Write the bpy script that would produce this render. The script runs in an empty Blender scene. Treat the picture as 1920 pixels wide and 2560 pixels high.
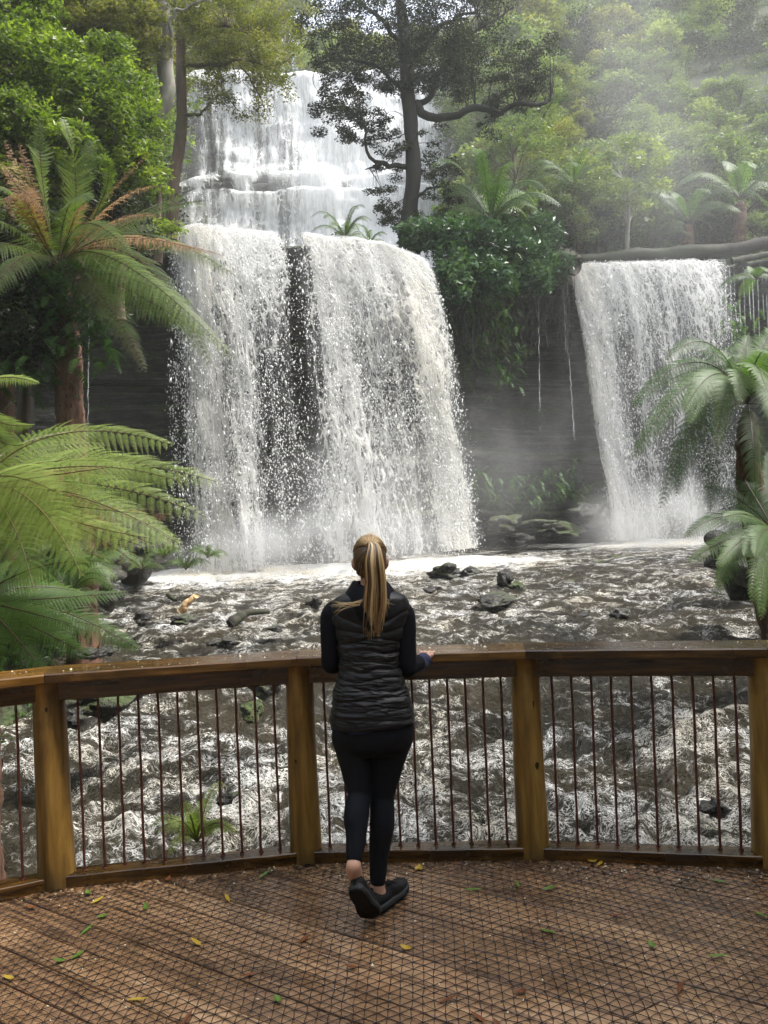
import bpy, bmesh, math, random
import numpy as np
from mathutils import Vector, Matrix
R = math.radians
S = bpy.context.scene
COL = S.collection
# ------------------------------------------------------------------ camera
ROLL = R(2.4); CH = 1.7; F = 1923.5
cr, sr = math.cos(ROLL), math.sin(ROLL)
cam = bpy.data.objects.new('camera', bpy.data.cameras.new('camera')); COL.objects.link(cam)
cam.data.sensor_fit = 'VERTICAL'; cam.data.sensor_height = 24.0; cam.data.lens = 24*F/2560
cam.data.clip_start = 0.05; cam.data.clip_end = 600
cam.matrix_world = Matrix(((cr, sr, 0, 0), (0, 0, -1, 0), (-sr, cr, 0, CH), (0, 0, 0, 1)))
S.camera = cam
# ------------------------------------------------------------------ world, sun, exposure
SUN_EL, SUN_AZ = R(56), R(98)          # azimuth clockwise from +Y
w = bpy.data.worlds.new('World'); S.world = w; w.use_nodes = True
wn = w.node_tree; wn.nodes.clear()
sky = wn.nodes.new('ShaderNodeTexSky'); sky.sky_type = 'NISHITA'; sky.sun_disc = False
sky.sun_elevation = SUN_EL; sky.sun_rotation = SUN_AZ; sky.dust_density = 3.0; sky.air_density = 1.0
hs = wn.nodes.new('ShaderNodeHueSaturation'); hs.inputs['Saturation'].default_value = 0.38
bg = wn.nodes.new('ShaderNodeBackground'); bg.inputs['Strength'].default_value = 0.15
wo = wn.nodes.new('ShaderNodeOutputWorld')
wn.links.new(sky.outputs[0], hs.inputs['Color']); wn.links.new(hs.outputs[0], bg.inputs[0]); wn.links.new(bg.outputs[0], wo.inputs[0])
sl = bpy.data.lights.new('sun', 'SUN'); sl.energy = 2.4; sl.angle = R(9.0); sl.color = (1.0, 0.97, 0.91)
so = bpy.data.objects.new('sun', sl); COL.objects.link(so)
sd = Vector((math.sin(SUN_AZ)*math.cos(SUN_EL), math.cos(SUN_AZ)*math.cos(SUN_EL), math.sin(SUN_EL)))
so.rotation_euler = (-sd).to_track_quat('-Z', 'Y').to_euler(); so.location = (0, 0, 50)
S.view_settings.view_transform = 'Standard'; S.view_settings.look = 'None'
S.view_settings.exposure = 1.8; S.view_settings.gamma = 1; S.view_settings.use_curve_mapping = False
S.render.engine = 'CYCLES'
cy = S.cycles
cy.use_denoising = True; cy.max_bounces = 6; cy.diffuse_bounces = 3; cy.glossy_bounces = 3
cy.transmission_bounces = 4; cy.transparent_max_bounces = 14; cy.volume_bounces = 1
cy.volume_step_rate = 2.5; cy.volume_max_steps = 128
cy.use_adaptive_sampling = True; cy.adaptive_threshold = 0.02
cy.sample_clamp_indirect = 6; cy.caustics_reflective = False; cy.caustics_refractive = False
try: cy.denoising_prefilter = 'ACCURATE'
except Exception: pass
rng = np.random.default_rng(7)
random.seed(7)
# ------------------------------------------------------------------ helpers
def at(sx, sy, D):
    dx, dy = sx-960.0, sy-1280.0
    u = dx*cr-dy*sr; v = dx*sr+dy*cr
    return np.array([u*D/F, D, CH-v*D/F])
def tag(o, label=None, cat=None, group=None, kind=None):
    if label: o['label'] = label
    if cat: o['category'] = cat
    if group: o['group'] = group
    if kind: o['kind'] = kind
    return o
def empty(name, loc, label=None, cat=None, group=None):
    o = bpy.data.objects.new(name, None); COL.objects.link(o); o.location = tuple(float(a) for a in loc)
    o.empty_display_size = .2
    return tag(o, label, cat, group)
def npmesh(name, V, Q=None, T=None, smooth=True, mi=None, attrs=None):
    V = np.asarray(V, dtype=np.float32).reshape(-1, 3)
    me = bpy.data.meshes.new(name); me.vertices.add(len(V)); me.vertices.foreach_set('co', V.ravel())
    nq = 0 if Q is None else len(Q); nt = 0 if T is None else len(T)
    idx = np.concatenate(([np.asarray(Q).ravel()] if nq else [])+([np.asarray(T).ravel()] if nt else [])).astype(np.int32)
    me.loops.add(len(idx)); me.loops.foreach_set('vertex_index', idx)
    me.polygons.add(nq+nt)
    st = np.concatenate((np.arange(nq)*4, nq*4+np.arange(nt)*3)).astype(np.int32)
    me.polygons.foreach_set('loop_start', st)
    me.polygons.foreach_set('use_smooth', np.full(nq+nt, bool(smooth)))
    if mi is not None: me.polygons.foreach_set('material_index', np.asarray(mi, dtype=np.int32))
    if attrs:
        for k, a in attrs.items():
            a = np.asarray(a, dtype=np.float32)
            if a.ndim == 1: me.attributes.new(k, 'FLOAT', 'POINT').data.foreach_set('value', a)
            else: me.attributes.new(k, 'FLOAT_VECTOR', 'POINT').data.foreach_set('vector', a.ravel())
    me.update(calc_edges=True); me.validate()
    return me
def link(name, me, mats=None, parent=None, loc=None):
    o = bpy.data.objects.new(name, me); COL.objects.link(o)
    if mats is not None:
        for m in (mats if isinstance(mats, (list, tuple)) else [mats]): me.materials.append(m)
    if parent is not None: o.parent = parent
    if loc is not None: o.location = tuple(float(a) for a in loc)
    return o
class MB:                                # gathers pieces into one mesh
    def __init__(s): s.V = []; s.Q = []; s.T = []; s.n = 0; s.A = []; s.mq = []; s.mt = []
    def add(s, V, Q=None, T=None, var=0.5, m=0):
        V = np.asarray(V, float).reshape(-1, 3); s.V.append(V)
        s.A.append(np.broadcast_to(np.asarray(var, float), (len(V),)).copy())
        if Q is not None and len(Q): s.Q.append(np.asarray(Q)+s.n); s.mq.append(np.full(len(Q), m))
        if T is not None and len(T): s.T.append(np.asarray(T)+s.n); s.mt.append(np.full(len(T), m))
        s.n += len(V); return s
    def mesh(s, name, smooth=True, off=None):
        V = np.concatenate(s.V)
        if off is not None: V = V-np.asarray(off, float)
        Q = np.concatenate(s.Q) if s.Q else None; T = np.concatenate(s.T) if s.T else None
        mi = np.concatenate((s.mq if s.Q else [])+(s.mt if s.T else []))
        return npmesh(name, V, Q, T, smooth, mi, {'var': np.concatenate(s.A)})
    def build(s, name, mats, parent=None, off=None, smooth=True, loc=None):
        return link(name, s.mesh(name, smooth, off), mats, parent, loc)
def grid_quads(nr, nc, wrap=False):
    r = np.arange(nr-1)[:, None]; c = np.arange(nc if wrap else nc-1)[None]
    c2 = (c+1) % nc
    a = r*nc+c; b = r*nc+c2; d = (r+1)*nc+c2; e = (r+1)*nc+c
    return np.stack([a, b, d, e], -1).reshape(-1, 4)
def norm(a): return a/(np.linalg.norm(a, axis=-1, keepdims=True)+1e-9)
def tube(P, Rr, sides=6, cap=True, wob=0):
    P = np.asarray(P, float); n = len(P); Rr = np.broadcast_to(np.asarray(Rr, float), (n,))
    t = norm(np.gradient(P, axis=0)); up = np.array([0, 0, 1.0]) if abs(t[0][2]) < .9 else np.array([0, 1.0, 0])
    b = np.zeros_like(P); prev = norm(np.cross(t[0], up))
    for i in range(n):
        prev = norm(prev-t[i]*np.dot(prev, t[i])); b[i] = prev
    c = np.cross(b, t); th = np.linspace(0, 2*np.pi, sides, endpoint=False)
    rr = Rr[:, None]*(1+(wob*rng.standard_normal((n, sides)) if wob else 0))
    V = P[:, None]+rr[..., None]*(np.cos(th)[None, :, None]*b[:, None]+np.sin(th)[None, :, None]*c[:, None])
    V = V.reshape(-1, 3); Q = grid_quads(n, sides, True); T = []
    if cap:
        k = len(V); V = np.vstack([V, P[0], P[-1]])
        for j in range(sides):
            T.append((k, (j+1) % sides, j)); T.append((k+1, (n-1)*sides+j, (n-1)*sides+(j+1) % sides))
    return V, Q[:, ::-1], T
def bez(a, b, c, n):                     # quadratic curve that passes near b
    t = np.linspace(0, 1, n)[:, None]; a, b, c = map(lambda q: np.asarray(q, float), (a, b, c))
    m = 2*b-.5*(a+c)
    return (1-t)**2*a+2*t*(1-t)*m+t*t*c
def poly(P, n):                          # smooth resampled path (Catmull-Rom)
    P = np.asarray(P, float); k = len(P); E = np.vstack([2*P[0]-P[1], P, 2*P[-1]-P[-2]])
    u = np.linspace(0, k-1-1e-6, n); i = u.astype(int); f = (u-i)[:, None]
    p0, p1, p2, p3 = E[i], E[i+1], E[i+2], E[i+3]
    return .5*((2*p1)+(-p0+p2)*f+(2*p0-5*p1+4*p2-p3)*f*f+(-p0+3*p1-3*p2+p3)*f**3)
def _h(ix, iy, iz, s):
    h = (ix.astype(np.int64)*374761393+iy.astype(np.int64)*668265263+iz.astype(np.int64)*2147483647+s*1274126177) & 0xffffffff
    h = ((h ^ (h >> 13))*1274126177) & 0xffffffff; h = (h ^ (h >> 16)) & 0xffffffff
    h = (h*2246822519) & 0xffffffff; h ^= h >> 15
    return (h & 0xffffff)/float(0xffffff)*2-1
def vn(x, y, z=0, s=0):
    x, y, z = np.broadcast_arrays(np.asarray(x, float), np.asarray(y, float), np.asarray(z, float))
    ix, iy, iz = np.floor(x).astype(np.int64), np.floor(y).astype(np.int64), np.floor(z).astype(np.int64)
    fx, fy, fz = x-ix, y-iy, z-iz
    fx, fy, fz = [f*f*f*(f*(f*6-15)+10) for f in (fx, fy, fz)]
    r = 0
    for a in (0, 1):
        for b in (0, 1):
            for c in (0, 1):
                r = r+_h(ix+a, iy+b, iz+c, s)*(fx if a else 1-fx)*(fy if b else 1-fy)*(fz if c else 1-fz)
    return r
def fbm(x, y, z=0, o=4, s=0, g=.5):
    r = 0; a = 1; k = 1; tot = 0
    for i in range(o):
        r = r+a*vn(np.asarray(x)*k+i*17.3, np.asarray(y)*k-i*9.1, np.asarray(z)*k+i*3.7, s+i); tot += a; a *= g; k *= 2.03
    return r/tot
def sstep(a, b, x):
    t = np.clip((x-a)/(b-a), 0, 1); return t*t*(3-2*t)
# ------------------------------------------------------------------ materials
class M:
    def __init__(s, name):
        s.m = bpy.data.materials.new(name); s.m.use_nodes = True; s.t = s.m.node_tree; s.t.nodes.clear()
        s.out = s.t.nodes.new('ShaderNodeOutputMaterial')
    def put(s, node, key, v):
        i = node.inputs[key]
        if isinstance(v, bpy.types.NodeSocket): s.t.links.new(v, i)
        elif v is not None:
            if i.type == 'RGBA' and len(v) == 3: v = (*v, 1)
            i.default_value = v
    def n(s, typ, props=None, **inp):
        x = s.t.nodes.new('ShaderNode'+typ)
        for k, v in (props or {}).items(): setattr(x, k, v)
        for k, v in inp.items():
            key = int(k[1:]) if k[0] == '_' and k[1:].isdigit() else k.replace('_', ' ')
            s.put(x, key, v)
        return x
    def coord(s, which='Object', scale=(1, 1, 1), loc=(0, 0, 0), rot=(0, 0, 0)):
        c = s.n('TexCoord').outputs[which] if which in ('Object', 'Generated', 'UV') else s.n('Attribute', {'attribute_name': which}).outputs['Vector']
        return s.n('Mapping', Vector=c, Scale=scale, Location=loc, Rotation=rot).outputs[0]
    def world(s, scale=(1, 1, 1)):
        return s.n('Mapping', Vector=s.n('NewGeometry').outputs['Position'], Scale=scale).outputs[0]
    def noise(s, vec, sc=5, det=4, rough=.55, dist=0, out='Fac'):
        return s.n('TexNoise', Vector=vec, Scale=sc, Detail=det, Roughness=rough, Distortion=dist).outputs[out]
    def vor(s, vec, sc=5, feat='F1', out='Distance', rand=1):
        return s.n('TexVoronoi', {'feature': feat}, Vector=vec, Scale=sc, Randomness=rand).outputs[out]
    def ramp(s, fac, stops, interp='LINEAR'):
        r = s.n('ValToRGB', Fac=fac); e = r.color_ramp; e.interpolation = interp
        while len(e.elements) < len(stops): e.elements.new(.5)
        for q, (p, c) in zip(e.elements, stops):
            q.position = p; q.color = (*c, 1) if not isinstance(c, (int, float)) else (c, c, c, 1)
        return r.outputs[0]
    def math(s, op, a, b=0.0, c=None, clamp=False):
        x = s.n('Math', {'operation': op, 'use_clamp': clamp}); s.put(x, 0, a); s.put(x, 1, b)
        if c is not None: s.put(x, 2, c)
        return x.outputs[0]
    def mr(s, v, a, b, c=0.0, d=1.0, smooth=False):
        x = s.n('MapRange', {'interpolation_type': 'SMOOTHSTEP' if smooth else 'LINEAR'}, Value=v)
        x.inputs[1].default_value = a if not isinstance(a, bpy.types.NodeSocket) else 0
        for i, q in zip((1, 2, 3, 4), (a, b, c, d)): s.put(x, i, q)
        return x.outputs[0]
    def mix(s, f, a, b, mode='MIX'):
        x = s.n('Mix', {'data_type': 'RGBA', 'blend_type': mode}); s.put(x, 0, f); s.put(x, 6, a); s.put(x, 7, b); return x.outputs[2]
    def attr(s, name): return s.n('Attribute', {'attribute_name': name}).outputs['Fac']
    def bump(s, h, st=.5, d=.02, nrm=None):
        return s.n('Bump', Height=h, Strength=st, Distance=d, Normal=nrm).outputs[0]
    def pbr(s, **k): return s.n('BsdfPrincipled', **k).outputs[0]
    def done(s, sh, disp=None):
        s.t.links.new(sh, s.out.inputs[0]); return s.m
def mat_foliage(name, stops, transl=.35, rough=.45, tint=(1, 1, 1)):
    m = M(name); v = m.attr('var')
    rnd = m.n('ObjectInfo').outputs['Random']
    nz = m.noise(m.world(), .7, 2)
    f = m.math('ADD', m.math('MULTIPLY', v, .7), m.math('ADD', m.math('MULTIPLY', rnd, .2), m.math('MULTIPLY', m.math('SUBTRACT', nz, .5), .5)), clamp=True)
    c = m.ramp(f, stops)
    p = m.pbr(Base_Color=c, Roughness=rough, **{'Specular_IOR_Level': .25})
    tc = m.mix(1.0, c, (1.5, 1.7, .6), 'MULTIPLY')
    t = m.n('BsdfTranslucent', Color=tc).outputs[0]
    return m.done(m.n('MixShader', _0=transl, _1=p, _2=t).outputs[0])
def mat_simple(name, col, rough=.7, spec=.4, nsc=8, namp=.25, bump=.3, bd=.01, stretch=(1, 1, 1), metal=0, space='Object', coat=0):
    m = M(name); vec = m.coord(space, stretch) if space != 'World' else m.world(stretch)
    n = m.noise(vec, nsc, 5, .6)
    c = m.mix(m.mr(n, .3, .7), tuple(a*(1-namp) for a in col), tuple(min(1, a*(1+namp)) for a in col))
    return m.done(m.pbr(Base_Color=c, Roughness=rough, Metallic=metal, Normal=m.bump(n, bump, bd), Specular_IOR_Level=spec, Coat_Weight=coat, Coat_Roughness=.15))
def mat_bark(name, c1, c2, moss=(.05, .07, .02), mossamt=.3, sc=6):
    m = M(name); vec = m.world((1, 1, .22)); n = m.noise(vec, sc, 6, .65, .4); big = m.noise(m.world(), .9, 3)
    c = m.mix(m.mr(n, .3, .7), c1, c2); c = m.mix(m.mr(big, .62-.2*mossamt, .75-.1*mossamt), c, moss)
    return m.done(m.pbr(Base_Color=c, Roughness=.85, Normal=m.bump(n, .8, .03)))
# ================================================================== terrain
def mat_rock(name='wet_rock', moss=.35, base=((.007, .007, .006), (.036, .033, .027)), rough=.35, strata=True):
    m = M(name); vec = m.world((1, 1, 3.2 if strata else 1.2)); n = m.noise(vec, 1.6, 8, .62, .5)
    c = m.ramp(n, [(.3, base[0]), (.55, base[1]), (.75, tuple(a*1.8 for a in base[1]))])
    mn = m.noise(m.world(), 1.1, 6, .7)
    up = m.n('SeparateXYZ', Vector=m.n('NewGeometry').outputs['Normal']).outputs[2]
    mf = m.math('MULTIPLY', m.mr(m.math('ADD', mn, m.math('MULTIPLY', up, .16)), .62-.25*moss, .74-.2*moss), .9)
    mc = m.ramp(m.noise(m.world(), 14, 3), [(.3, (.018, .03, .008)), (.7, (.07, .095, .02))])
    c = m.mix(mf, c, mc)
    rg = m.mr(mf, 0, 1, rough, .9)
    return m.done(m.pbr(Base_Color=c, Roughness=rg, Specular_IOR_Level=.5, Normal=m.bump(m.math('ADD', m.noise(vec, 7, 6, .65), m.noise(vec, 1.8, 5, .6)), .9, .12)))
M_rock = mat_rock()
M_boulder = mat_rock('boulder_rock', 0.0, ((.010, .009, .008), (.032, .029, .025)), .25, False)
M_mossy = mat_rock('mossy_boulder', .55, ((.010, .010, .008), (.035, .032, .025)), .4, False)
def mat_ground():
    m = M('forest_floor'); n = m.noise(m.world(), 2.2, 7, .68)
    c = m.ramp(n, [(.3, (.010, .012, .005)), (.5, (.022, .035, .010)), (.7, (.045, .055, .018)), (.85, (.06, .045, .022))])
    return m.done(m.pbr(Base_Color=c, Roughness=.9, Normal=m.bump(m.noise(m.world(), 9, 5), 1, .15)))
M_ground = mat_ground()
WY = [-30, 5, 8, 12, 17, 20, 30]; WZ = [-1.3, -1.12, -.85, -.35, .1, .25, .3]
def wz(y): return np.interp(y, WY, WZ)
def xleft(y): return np.interp(y, [-5, 5, 8, 11, 14, 17, 20, 23], [-4.6, -4.2, -3.9, -4.1, -5.2, -6.6, -8.5, -9])
def xright(y): return np.interp(y, [-5, 5, 9, 12, 16, 22, 26], [6.5, 6.2, 6.4, 6.9, 9, 13, 15])
gx = np.concatenate([np.linspace(-120, -16, 30), np.linspace(-15.5, 17, 150), np.linspace(18, 120, 30)])
gy = np.concatenate([np.linspace(-120, -8, 20), np.linspace(-7, 30, 150), np.linspace(32, 200, 20)])
X, Y = np.meshgrid(gx, gy)
dl = np.maximum(xleft(Y)-X, 0); dr = np.maximum(X-xright(Y), 0); dd = np.maximum(dl, dr)
Z = wz(Y)-.45+np.minimum(dd*1.1, 2.0+.25*dd)*sstep(0, 1.2, dd)+fbm(X*.6, Y*.6, 0, 4)*(.35+.25*np.minimum(dd, 3))
Z = np.where(Y > 30, np.minimum(Z, -1), Z)
link('riverbed_ground', npmesh('riverbed_ground', np.stack([X, Y, Z], -1), grid_quads(len(gy), len(gx))), M_rock)['kind'] = 'structure'
# cliffs: plan path of the rim, from the left bank round to the right bank
def rim_path(P, n):
    P = np.asarray(P, float); d = np.concatenate([[0], np.cumsum(np.linalg.norm(np.diff(P, axis=0), axis=1))])
    s = np.linspace(0, d[-1], n); return np.stack([np.interp(s, d, P[:, i]) for i in range(P.shape[1])], -1), s
RIM = [(-26, 2, 9.5), (-17, 9, 9.2), (-12, 16.5, 9.2), (-9, 20.6, 9.2), (-6.2, 21.7, 9.3), (-5.2, 21.5, 9.28), (-1, 21.7, 9.28), (.6, 21.4, 9.0), (1.3, 21.8, 8.45), (1.9, 22.6, 8.6), (2.8, 24.2, 9.2), (4.2, 25.8, 9.5),
       (5.8, 26.9, 9.45), (7.0, 27.2, 9.5), (8.5, 26.8, 9.55), (11.6, 26.6, 9.6), (15, 25.6, 9.9), (18, 21, 10.2), (21, 14, 10.5), (26, 4, 10.5)]
rp, rs = rim_path(RIM, 520)
tn = norm(np.gradient(rp[:, :2], axis=0)); back = np.stack([-tn[:, 1], tn[:, 0]], -1)
k = np.ones(41)/41; back = norm(np.stack([np.convolve(np.pad(back[:, i], 20, 'edge'), k, 'valid') for i in (0, 1)], -1))
zb = np.linspace(0, 1, 190)
ss, tt = np.meshgrid(rs, zb)                    # rows t: 0 rim, 1 base
zz = rp[:, 2][None]*(1-tt)+(-.9)*tt
def hstep(z, sc, seed):                        # rock layers: sharp ledges of uneven depth
    q = z*sc; i = np.floor(q); f = q-i
    a = _h(i.astype(np.int64), np.full(i.shape, 5, np.int64), np.zeros(i.shape, np.int64), seed); b = _h(i.astype(np.int64)+1, np.full(i.shape, 5, np.int64), np.zeros(i.shape, np.int64), seed)
    return a+(b-a)*sstep(.75, 1, f)
zw = zz+.25*vn(ss*.25, zz*.3, 0, 3)
off = .55+.9*sstep(0, .35, tt)+.5*sstep(.5, .95, tt)-.6*sstep(.93, 1, tt)
off = off*sstep(0, .03, tt)+.38*hstep(zw, 1.1, 1)+.22*hstep(zw, 3.1, 2)+.08*hstep(zw, 8.3, 4)+.45*fbm(ss*.35, zz*.25, 0, 4, 5)+.12*fbm(ss*1.6, zz*2.2, 0, 4, 9)
off = np.where(tt < .012, 0, off)
PX = rp[:, 0][None]+back[:, 0][None]*off; PY = rp[:, 1][None]+back[:, 1][None]*off
V = np.stack([PX, PY, zz], -1)
# terrace and hillside running back from the rim
bb = np.concatenate([[.3], np.linspace(.8, 12, 22), np.linspace(13.5, 60, 26)])[::-1]
sB, bB = np.meshgrid(np.arange(len(rs)), bb)
bx = rp[sB, 0]+back[sB, 0]*bB; by = rp[sB, 1]+back[sB, 1]*bB
wr = sstep(6.0, 11.0, bx-.12*(by-26)); wl = sstep(-8.5, -14, bx)
rise = wr*.98*np.maximum(bB-2.5, 0)+wl*.9*np.maximum(bB-1, 0)+(1-wr)*(1-wl)*(np.minimum(.02*bB+.32*np.maximum(bB-4, 0), 7.0))
bz = rp[sB, 2]+rise+.35*fbm(bx*.5, by*.5, 0, 3)*sstep(1, 4, bB)
VB = np.stack([bx, by, bz], -1)
VV = np.concatenate([VB, V]); nr = VV.shape[0]
me = npmesh('rock_cliff', VV, grid_quads(nr, len(rs))[:, ::-1])
me.materials.append(M_rock); me.materials.append(M_ground)
mi = np.zeros(len(me.polygons), int); mi[:(len(bb)-1)*(len(rs)-1)] = 1; me.polygons.foreach_set('material_index', mi)
link('rock_cliff', me)['kind'] = 'structure'
# upper cliff with its stepped ledges
UX = np.linspace(-17, 11, 260)
UP = [(64, 33.0), (46, 27.3), (44.2, 26.9), (44.0, 26.6), (44.3, 24), (44.1, 21.4), (43.4, 20.3), (42.2, 20.0), (41.9, 19.8), (42.1, 19.0), (41.3, 18.8), (40.9, 18.6), (41.0, 17), (40.6, 15.3), (38, 13.2)]
up_, us_ = rim_path(UP, 200)
ux, ui = np.meshgrid(UX, np.arange(200)); uy = up_[ui, 0]; uz = up_[ui, 1]
edge = np.abs(ux+3)/26
face = sstep(46, 43.5, uy)
uy2 = uy-7*sstep(.5, 1.0, edge)-1.2*fbm(ux*.18, uz*.3, 0, 3, 21)*face+.35*hstep(uz+.4*vn(ux*.3, 0, 0, 8), 1.2, 11)*face+.3*fbm(ux*1.2, uz*1.0, 0, 4, 22)
uz2 = uz+.25*vn(ux*.35, 3, 0, 12)*(1+edge)+2.0*sstep(.55, 1, edge)*sstep(30, 44, uy)
link('upper_rock_cliff', npmesh('upper_rock_cliff', np.stack([ux, uy2, uz2], -1), grid_quads(200, 260)[:, ::-1]), M_rock)['kind'] = 'structure'
# far hills closing the valley behind everything
hx = np.linspace(-150, 150, 60); hy = np.linspace(58, 160, 30)
HX, HY = np.meshgrid(hx, hy); HZ = 26+np.maximum(0, (HY-60))*(.12+.5*sstep(8, 40, HX)+.45*sstep(-14, -45, HX))+2*fbm(HX*.06, HY*.06, 0, 3)
link('hills', npmesh('hills', np.stack([HX, HY, HZ], -1), grid_quads(30, 60)), M_ground)['kind'] = 'structure'
# ================================================================== water
def mat_river():
    m = M('river_water'); W = m.world((1, 1, .0))
    warp = m.n('TexNoise', Vector=W, Scale=1.1, Detail=4, Roughness=.6)
    wv = m.n('VectorMath', {'operation': 'MULTIPLY_ADD'}); m.put(wv, 0, warp.outputs['Color']); wv.inputs[1].default_value = (.5, .5, 0); m.put(wv, 2, W)
    wv = wv.outputs[0]
    foam = m.attr('foam')
    ms = m.n('Mapping', Vector=wv, Scale=(1, 1.45, 1)).outputs[0]
    n0 = m.noise(ms, 2.3, 3, .55, 1.0); n1 = m.noise(ms, 12, 6, .7, .9); n2 = m.noise(ms, 34, 4, .7, .9)
    rd1 = m.math('ABSOLUTE', m.math('SUBTRACT', n1, .5)); rd2 = m.math('ABSOLUTE', m.math('SUBTRACT', n2, .5))
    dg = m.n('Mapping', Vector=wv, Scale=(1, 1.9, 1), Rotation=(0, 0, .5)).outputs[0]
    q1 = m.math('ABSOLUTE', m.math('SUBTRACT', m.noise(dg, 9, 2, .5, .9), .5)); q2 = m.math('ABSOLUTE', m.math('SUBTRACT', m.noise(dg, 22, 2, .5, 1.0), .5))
    sky_glint = m.math('MAXIMUM', m.mr(q1, .004, .026, 1, 0, True), m.mr(q2, .008, .04, 1, 0, True))  # thin white squiggles: sky glints on the ripples, painted in as colour
    glint_mask = m.mr(m.math('ADD', m.math('MULTIPLY', n0, .7), m.math('ADD', m.math('MULTIPLY', foam, .5), m.math('MULTIPLY', n1, .45))), .79, .93, 0, 1, True)
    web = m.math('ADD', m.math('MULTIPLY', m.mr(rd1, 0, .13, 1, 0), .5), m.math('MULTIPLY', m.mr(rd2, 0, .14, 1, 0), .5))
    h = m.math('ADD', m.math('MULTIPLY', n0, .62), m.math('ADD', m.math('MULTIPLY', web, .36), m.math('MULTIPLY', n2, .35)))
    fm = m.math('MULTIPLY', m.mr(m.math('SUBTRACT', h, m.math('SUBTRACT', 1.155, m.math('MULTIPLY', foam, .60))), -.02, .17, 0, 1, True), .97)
    fm = m.math('MAXIMUM', fm, m.math('MULTIPLY', m.math('MULTIPLY', sky_glint, glint_mask), .85))  # painted sky glints join the foam and share its colour
    fc = m.mix(m.mr(m.noise(W, .9, 2), .4, .65), (.82, .82, .80), (.76, .71, .60))
    deep = m.mix(m.mr(m.noise(W, .6, 3), .35, .7), (.024, .022, .017), (.065, .053, .032))
    bh = m.math('ADD', m.noise(ms, 3.2, 3, .55, .6), m.math('ADD', m.math('MULTIPLY', n1, .5), m.math('MULTIPLY', n2, .22)))
    nb = m.bump(bh, 1.0, .22); nf = m.bump(m.math('ADD', bh, m.math('MULTIPLY', h, .5)), .9, .10)
    wat = m.pbr(Base_Color=deep, Roughness=.10, Specular_IOR_Level=.9, IOR=1.33, Normal=nb)
    fo = m.pbr(Base_Color=fc, Roughness=.55, Specular_IOR_Level=.4, Normal=nf)
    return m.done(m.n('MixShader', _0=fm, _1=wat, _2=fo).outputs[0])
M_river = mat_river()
LB = [at(440, 1425, 20.4), at(505, 1430, 20.0), at(600, 1425, 19.8), at(680, 1420, 19.8), at(780, 1412, 19.8), at(890, 1400, 19.9), at(1010, 1390, 20.2), at(1120, 1380, 20.6), at(1205, 1368, 21.0)]
LT = [at(428, 598, 21.2), at(470, 588, 21.1), at(520, 584, 21.1), at(600, 588, 21.15), at(700, 598, 21.2), at(790, 606, 21.3), at(880, 612, 21.2), at(960, 624, 21.0), at(1062, 668, 21.2)]
RB = [at(1522, 1352, 25.2), at(1610, 1352, 25.2), at(1700, 1354, 25.0), at(1800, 1356, 24.8), at(1880, 1358, 24.8)]
RT = [at(1402, 680, 26.6), at(1500, 668, 26.3), at(1600, 667, 26.3), at(1700, 666, 26.2), at(1815, 667, 26.2)]
ry = [4.2]
while ry[-1] < 27.5: ry.append(ry[-1]*1.0033)
ry = np.array(ry); rx = np.linspace(-1, 1, 760)
RY, RX = np.meshgrid(ry, rx, indexing='ij'); RX = RX*(3.0+RY*.62)+.2
def streamw(x, y):
    a = fbm(x*.55, y*.75, 0, 3, 40); b = fbm(x*1.7+a, y*2.4, 0, 4, 41); c = fbm(x*5+2*b, y*6.5, 0, 3, 42)
    amp = np.interp(y, [4, 8, 12, 16, 19, 24], [1.15, 1.1, .9, .65, .45, .35])
    return amp*(.16*a+.10*(1-np.abs(b)*2.2)+.05*c+.02*fbm(x*11+c, y*12, 0, 2, 43)), a, b, c
h, a_, b_, c_ = streamw(RX, RY)
def dist_seg(x, y, P):
    d = np.full(x.shape, 99.)
    for i in range(len(P)-1):
        A = np.array([P[i][0], P[i][1]]); B = np.array([P[i+1][0], P[i+1][1]]); ab = B-A
        t = np.clip(((x-A[0])*ab[0]+(y-A[1])*ab[1])/np.dot(ab, ab), 0, 1)
        d = np.minimum(d, np.hypot(x-A[0]-t*ab[0], (y-A[1]-t*ab[1])*1.0))
    return d
dL = dist_seg(RX, RY, LB); dR = dist_seg(RX, RY, RB); dF = np.minimum(dL, dR*1.1)
foam = .455+.13*a_+.11*b_+.13*c_
foam = foam+.62*np.exp(-(dF/1.5)**1.6)+.15*np.exp(-(dF/3.5)**2)
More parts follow.
